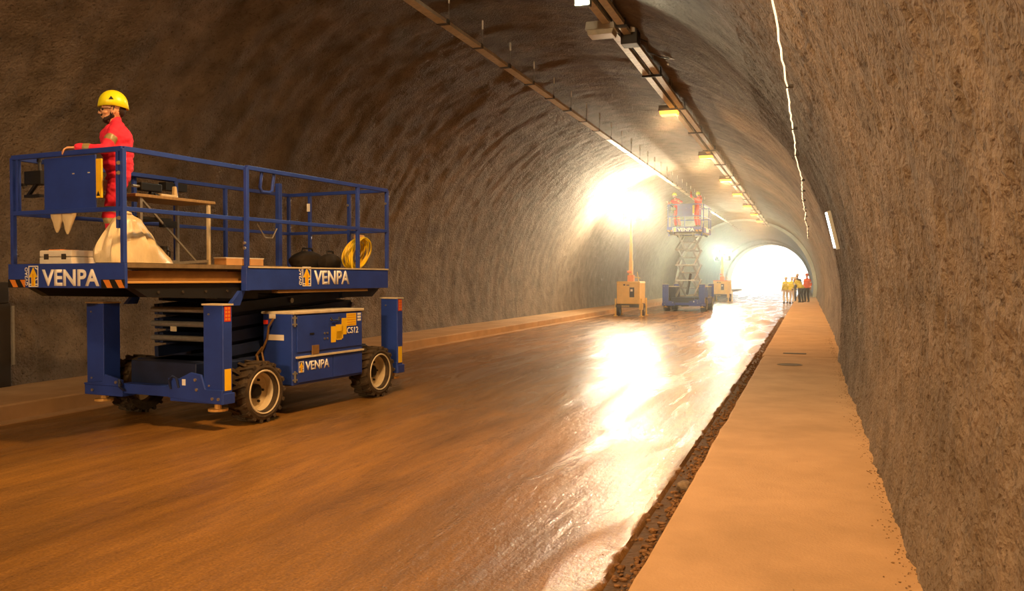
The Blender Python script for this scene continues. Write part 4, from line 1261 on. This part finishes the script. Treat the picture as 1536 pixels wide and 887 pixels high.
# flask
r = at_lift('flask', .28, -1.93, 'black and grey flask standing on the deck right of the sack', 'flask')
MB().lathe([(.001, 0), (.05, 0), (.052, .06), (.052, .065)], (0, 0, 0), 'z', 20).build('base', 'black', r)
MB().lathe([(.048, .06), (.048, .17), (.03, .175)], (0, 0, 0), 'z', 20).build('body', 'dark_box', r)
MB().lathe([(.046, .17), (.046, .21), (.001, .215)], (0, 0, 0), 'z', 20).build('lid', 'black', r)
MB().tube([(.048, 0, .16), (.09, 0, .15), (.09, 0, .1), (.048, 0, .08)], .01, 6).build('handle', 'black', r)
# cartons
for i, (yy, ln, lab) in enumerate(((-.83, .28, 'pale carton lying on the deck, nearer one left of the middle rail post'), (-.42, .24, 'pale carton lying on the deck, farther one right of the middle rail post'))):
    r = at_lift('carton', .2, yy, lab, 'carton', z=DECK - .02, group='cartons on the lift deck')
    MB().box((-.10, -ln / 2, 0), (.10, ln / 2, .115)).build('box', 'carton', r, bevel=.004)
    MB().box((-.10, -ln / 2 - .012, .115), (.10, ln / 2 + .012, .128)).build('flap', 'case', r)
# black bags
def lumpy(rx, ry, h, seed):
    vv = []; nu_, nv_ = 24, 12
    for j in range(nv_ + 1):
        q = j / nv_; z = h * q; k = (1 - (2 * abs(q - .42)) ** 3 * .45) if q < 1 else .3
        for i in range(nu_):
            t = 2 * PI * i / nu_; kk = k * (1 + .14 * noise.noise((math.cos(t) * 2, math.sin(t) * 2, q * 3 + seed)))
            c_, s_ = math.cos(t), math.sin(t)
            c_ = math.copysign(abs(c_) ** .6, c_); s_ = math.copysign(abs(s_) ** .6, s_)
            vv.append((rx * kk * c_, ry * kk * s_, z))
    ff = [(j * nu_ + i, j * nu_ + (i + 1) % nu_, (j + 1) * nu_ + (i + 1) % nu_, (j + 1) * nu_ + i) for j in range(nv_) for i in range(nu_)]
    ff += [tuple(nv_ * nu_ + i for i in range(nu_)), tuple(nu_ - 1 - i for i in range(nu_))]
    return MB().add(vv, ff)
for xp, yp, rx, ry, h, sd, lab in ((0.0, .98, .17, .26, .26, 1, 'wide black canvas tool bag at the rear of the lift deck'), (.35, 1.05, .13, .17, .22, 5, 'smaller dark bag wedged between the wide tool bag and the yellow coil')):
    r = at_lift('tool_bag', xp, yp, lab, 'bag', z=DECK - .02)
    lumpy(rx, ry, h, sd).build('bag', 'bag_black', r, smooth=True)
    MB().tube([(0, -ry * .5, h * .92), (0, -ry * .4, h * 1.15), (0, ry * .4, h * 1.15), (0, ry * .5, h * .92)], .012, 6).build('strap', 'black', r)
# yellow cable coil leaning at the rear corner
r = at_lift('cable_coil', .62, 1.33, 'coil of yellow cable leaning against the rear corner of the foreground lift', 'cable', z=DECK - .02)
random.seed(3)
for k in range(14):
    rad = .215 + random.uniform(-.028, .012); off = (k - 6.5) * .0125; pts_ = []
    cy, cz = random.uniform(-.012, .012), random.uniform(-.01, .01); tw = random.uniform(-.06, .06)
    for i in range(44):
        t = 2 * PI * i / 44
        y = rad * .98 * math.cos(t) + cy; z = rad * math.sin(t) + cz
        pts_.append((off + tw * y + .10 * z + .010 * math.sin(3 * t + k), y + .30 * z, max(.012, z + .235)))
    MB().tube(pts_, .010, 6, closed=True).build('cable_loop', 'cable_y', r, smooth=True)
MB().tube([(.05, -.08, .40), (.06, -.16, .36), (.10, -.26, .26), (.12, -.30, .10), (.12, -.28, .0)], .011, 6).build('loose_end', 'cable_y', r, smooth=True)
MB().box((-.06, .0, .44), (.06, .12, .50)).build('plug', 'carton', r, bevel=.015)

# ------------------------------------------------------------------ cabinet at the left edge
r = empty('electrical_cabinet', (-10.52, 8.98, .2), -.0); tag(r, 'dark metal cabinet on the left walkway at the left picture edge', 'cabinet')
MB().box((-.38, -.35, 0), (.05, .16, 1.16)).build('body', 'cabinet', r, bevel=.01)
MB().box((-.40, -.37, 1.16), (.07, .12, 1.45)).build('top_unit', 'cabinet', r, bevel=.01)
MB().box((.05, -.33, .05), (.058, .14, 1.12)).build('door', 'cabinet', r)
MB().box((.05, .165, .30), (.075, .20, 1.12)).build('edge_strip', 'steel', r)
g = MB(); g.box((-.20, -.356, .98), (-.12, -.35, 1.06)); g.box((-.02, -.356, .88), (.04, -.35, 1.02)); g.build('label_plate', 'white', r)
MB().box((-.14, -.356, .85), (-.06, -.35, .95)).build('warning_plate', 'tower_o', r)
MB().box((-.10, -.36, .10), (-.02, -.35, .32)).build('vent', 'black', r)

# ------------------------------------------------------------------ gutter rubble, stones, covers
random.seed(11)
b = MB(); y = -.5
base_v = ICO_V[:0]
bm = bmesh.new(); bmesh.ops.create_icosphere(bm, subdivisions=1, radius=1.0)
SV = np.array([v.co[:] for v in bm.verts]); SF = [tuple(v.index for v in f.verts) for f in bm.faces]; bm.free()
for i in range(5200):
    y = .5 + 44 * random.random() ** 1.7
    x = -0.83 - abs(random.gauss(0, .10)); s_ = random.uniform(.006, .022) * (1 + (random.random() < .05))
    k = SV * np.array([random.uniform(.7, 1.4), random.uniform(.7, 1.4), random.uniform(.5, .9)]) * s_ * (1 + .3 * np.array([random.uniform(-1, 1) for _ in range(len(SV))])[:, None])
    b.add((k + np.array([x, y, -.022 + .05 * max(0, (x + 1.0) / .2) * random.random()])).tolist(), SF)
b2 = MB()
for i in range(1500):
    y = 1.5 + 22 * random.random() ** 1.6; x = .56 - abs(random.gauss(0, .07)); s_ = random.uniform(.002, .007)
    if random.random() < .12: x -= random.random() * .9; s_ *= .55
    k = SV * np.array([random.uniform(.7, 1.4), random.uniform(.7, 1.4), random.uniform(.4, .8)]) * s_
    b2.add((k + np.array([x, y, .202])).tolist(), SF)
tag(b2.build('wall_foot_grit', mat('grit', '#9a7a52', .9, var=.5, scale=30)), 'loose grit lying on the right walkway along the wall foot', 'grit', kind='stuff')
tag(b.build('gutter_rubble', mat('rubble', '#8a6236', .9, var=.6, scale=30)), 'brown rubble and grit filling the gutter along the right kerb', 'rubble', kind='stuff')
for i, (x, y, s_, lab) in enumerate(((-.93, 7.05, .075, 'single pale stone lying in the gutter beside the right walkway'),)):
    k = np.array([Vector(v) * (1 + .22 * noise.noise(Vector(v) * 1.7)) for v in ICO_V]) * np.array([s_ * .8, s_, s_ * .62])
    o = MB().add(k.tolist(), ICO_F).build('stone', 'stone', smooth=True); o.location = (x, y, .02); tag(o, lab, 'stone')
r = empty('drain_cover', (-.23, 18.15, .2)); tag(r, 'narrow dark drain cover across the right walkway just beyond the slab joint', 'cover')
MB().box((-.22, -.12, -.01), (.22, .12, .008)).build('frame', 'iron', r)
MB().box((-.18, -.08, .008), (.18, .08, .012)).build('grate', 'black', r)
r = empty('inspection_cover', (-.28, 15.75, .2)); tag(r, 'oval dark inspection cover in the right walkway before the slab joint', 'cover')
MB().lathe([(.001, .008), (.19, .008), (.20, -.01)], (0, 0, 0), 'z', 28).build('lid', 'iron', r)
MB().lathe([(.19, .009), (.21, .011), (.22, -.01)], (0, 0, 0), 'z', 28).build('rim', 'stone', r)

# ------------------------------------------------------------------ dusty haze added for lamp glow beyond the foreground lift
hz = bpy.data.materials.new('dusty_haze'); hz.use_nodes = True
nt = hz.node_tree; nt.nodes.remove(nt.nodes['Principled BSDF'])
vsn = nt.nodes.new('ShaderNodeVolumeScatter'); vsn.inputs['Density'].default_value = HAZE; vsn.inputs['Anisotropy'].default_value = .86
vsn.inputs['Color'].default_value = (1, .95, .85, 1)
nt.links.new(vsn.outputs[0], nt.nodes['Material Output'].inputs['Volume'])
n = 40; vs = []
for y in (20.0, S_PORTAL - 1):
    for i in range(n + 1):
        t = math.radians(-8 + 196 * i / n); rr = TR - .05
        vs.append((TC + rr * math.cos(t), y, TZ + rr * math.sin(t)))
k = n + 1
fs = [(i, i + 1, k + i + 1, k + i) for i in range(n)] + [(n, 0, k, k + n), tuple(range(n, -1, -1)), tuple(range(k, 2 * k))]
o = MB().add(vs, fs).build('haze', hz); tag(o, 'faint dusty haze hanging in the far tunnel around the light towers', 'haze', kind='stuff')
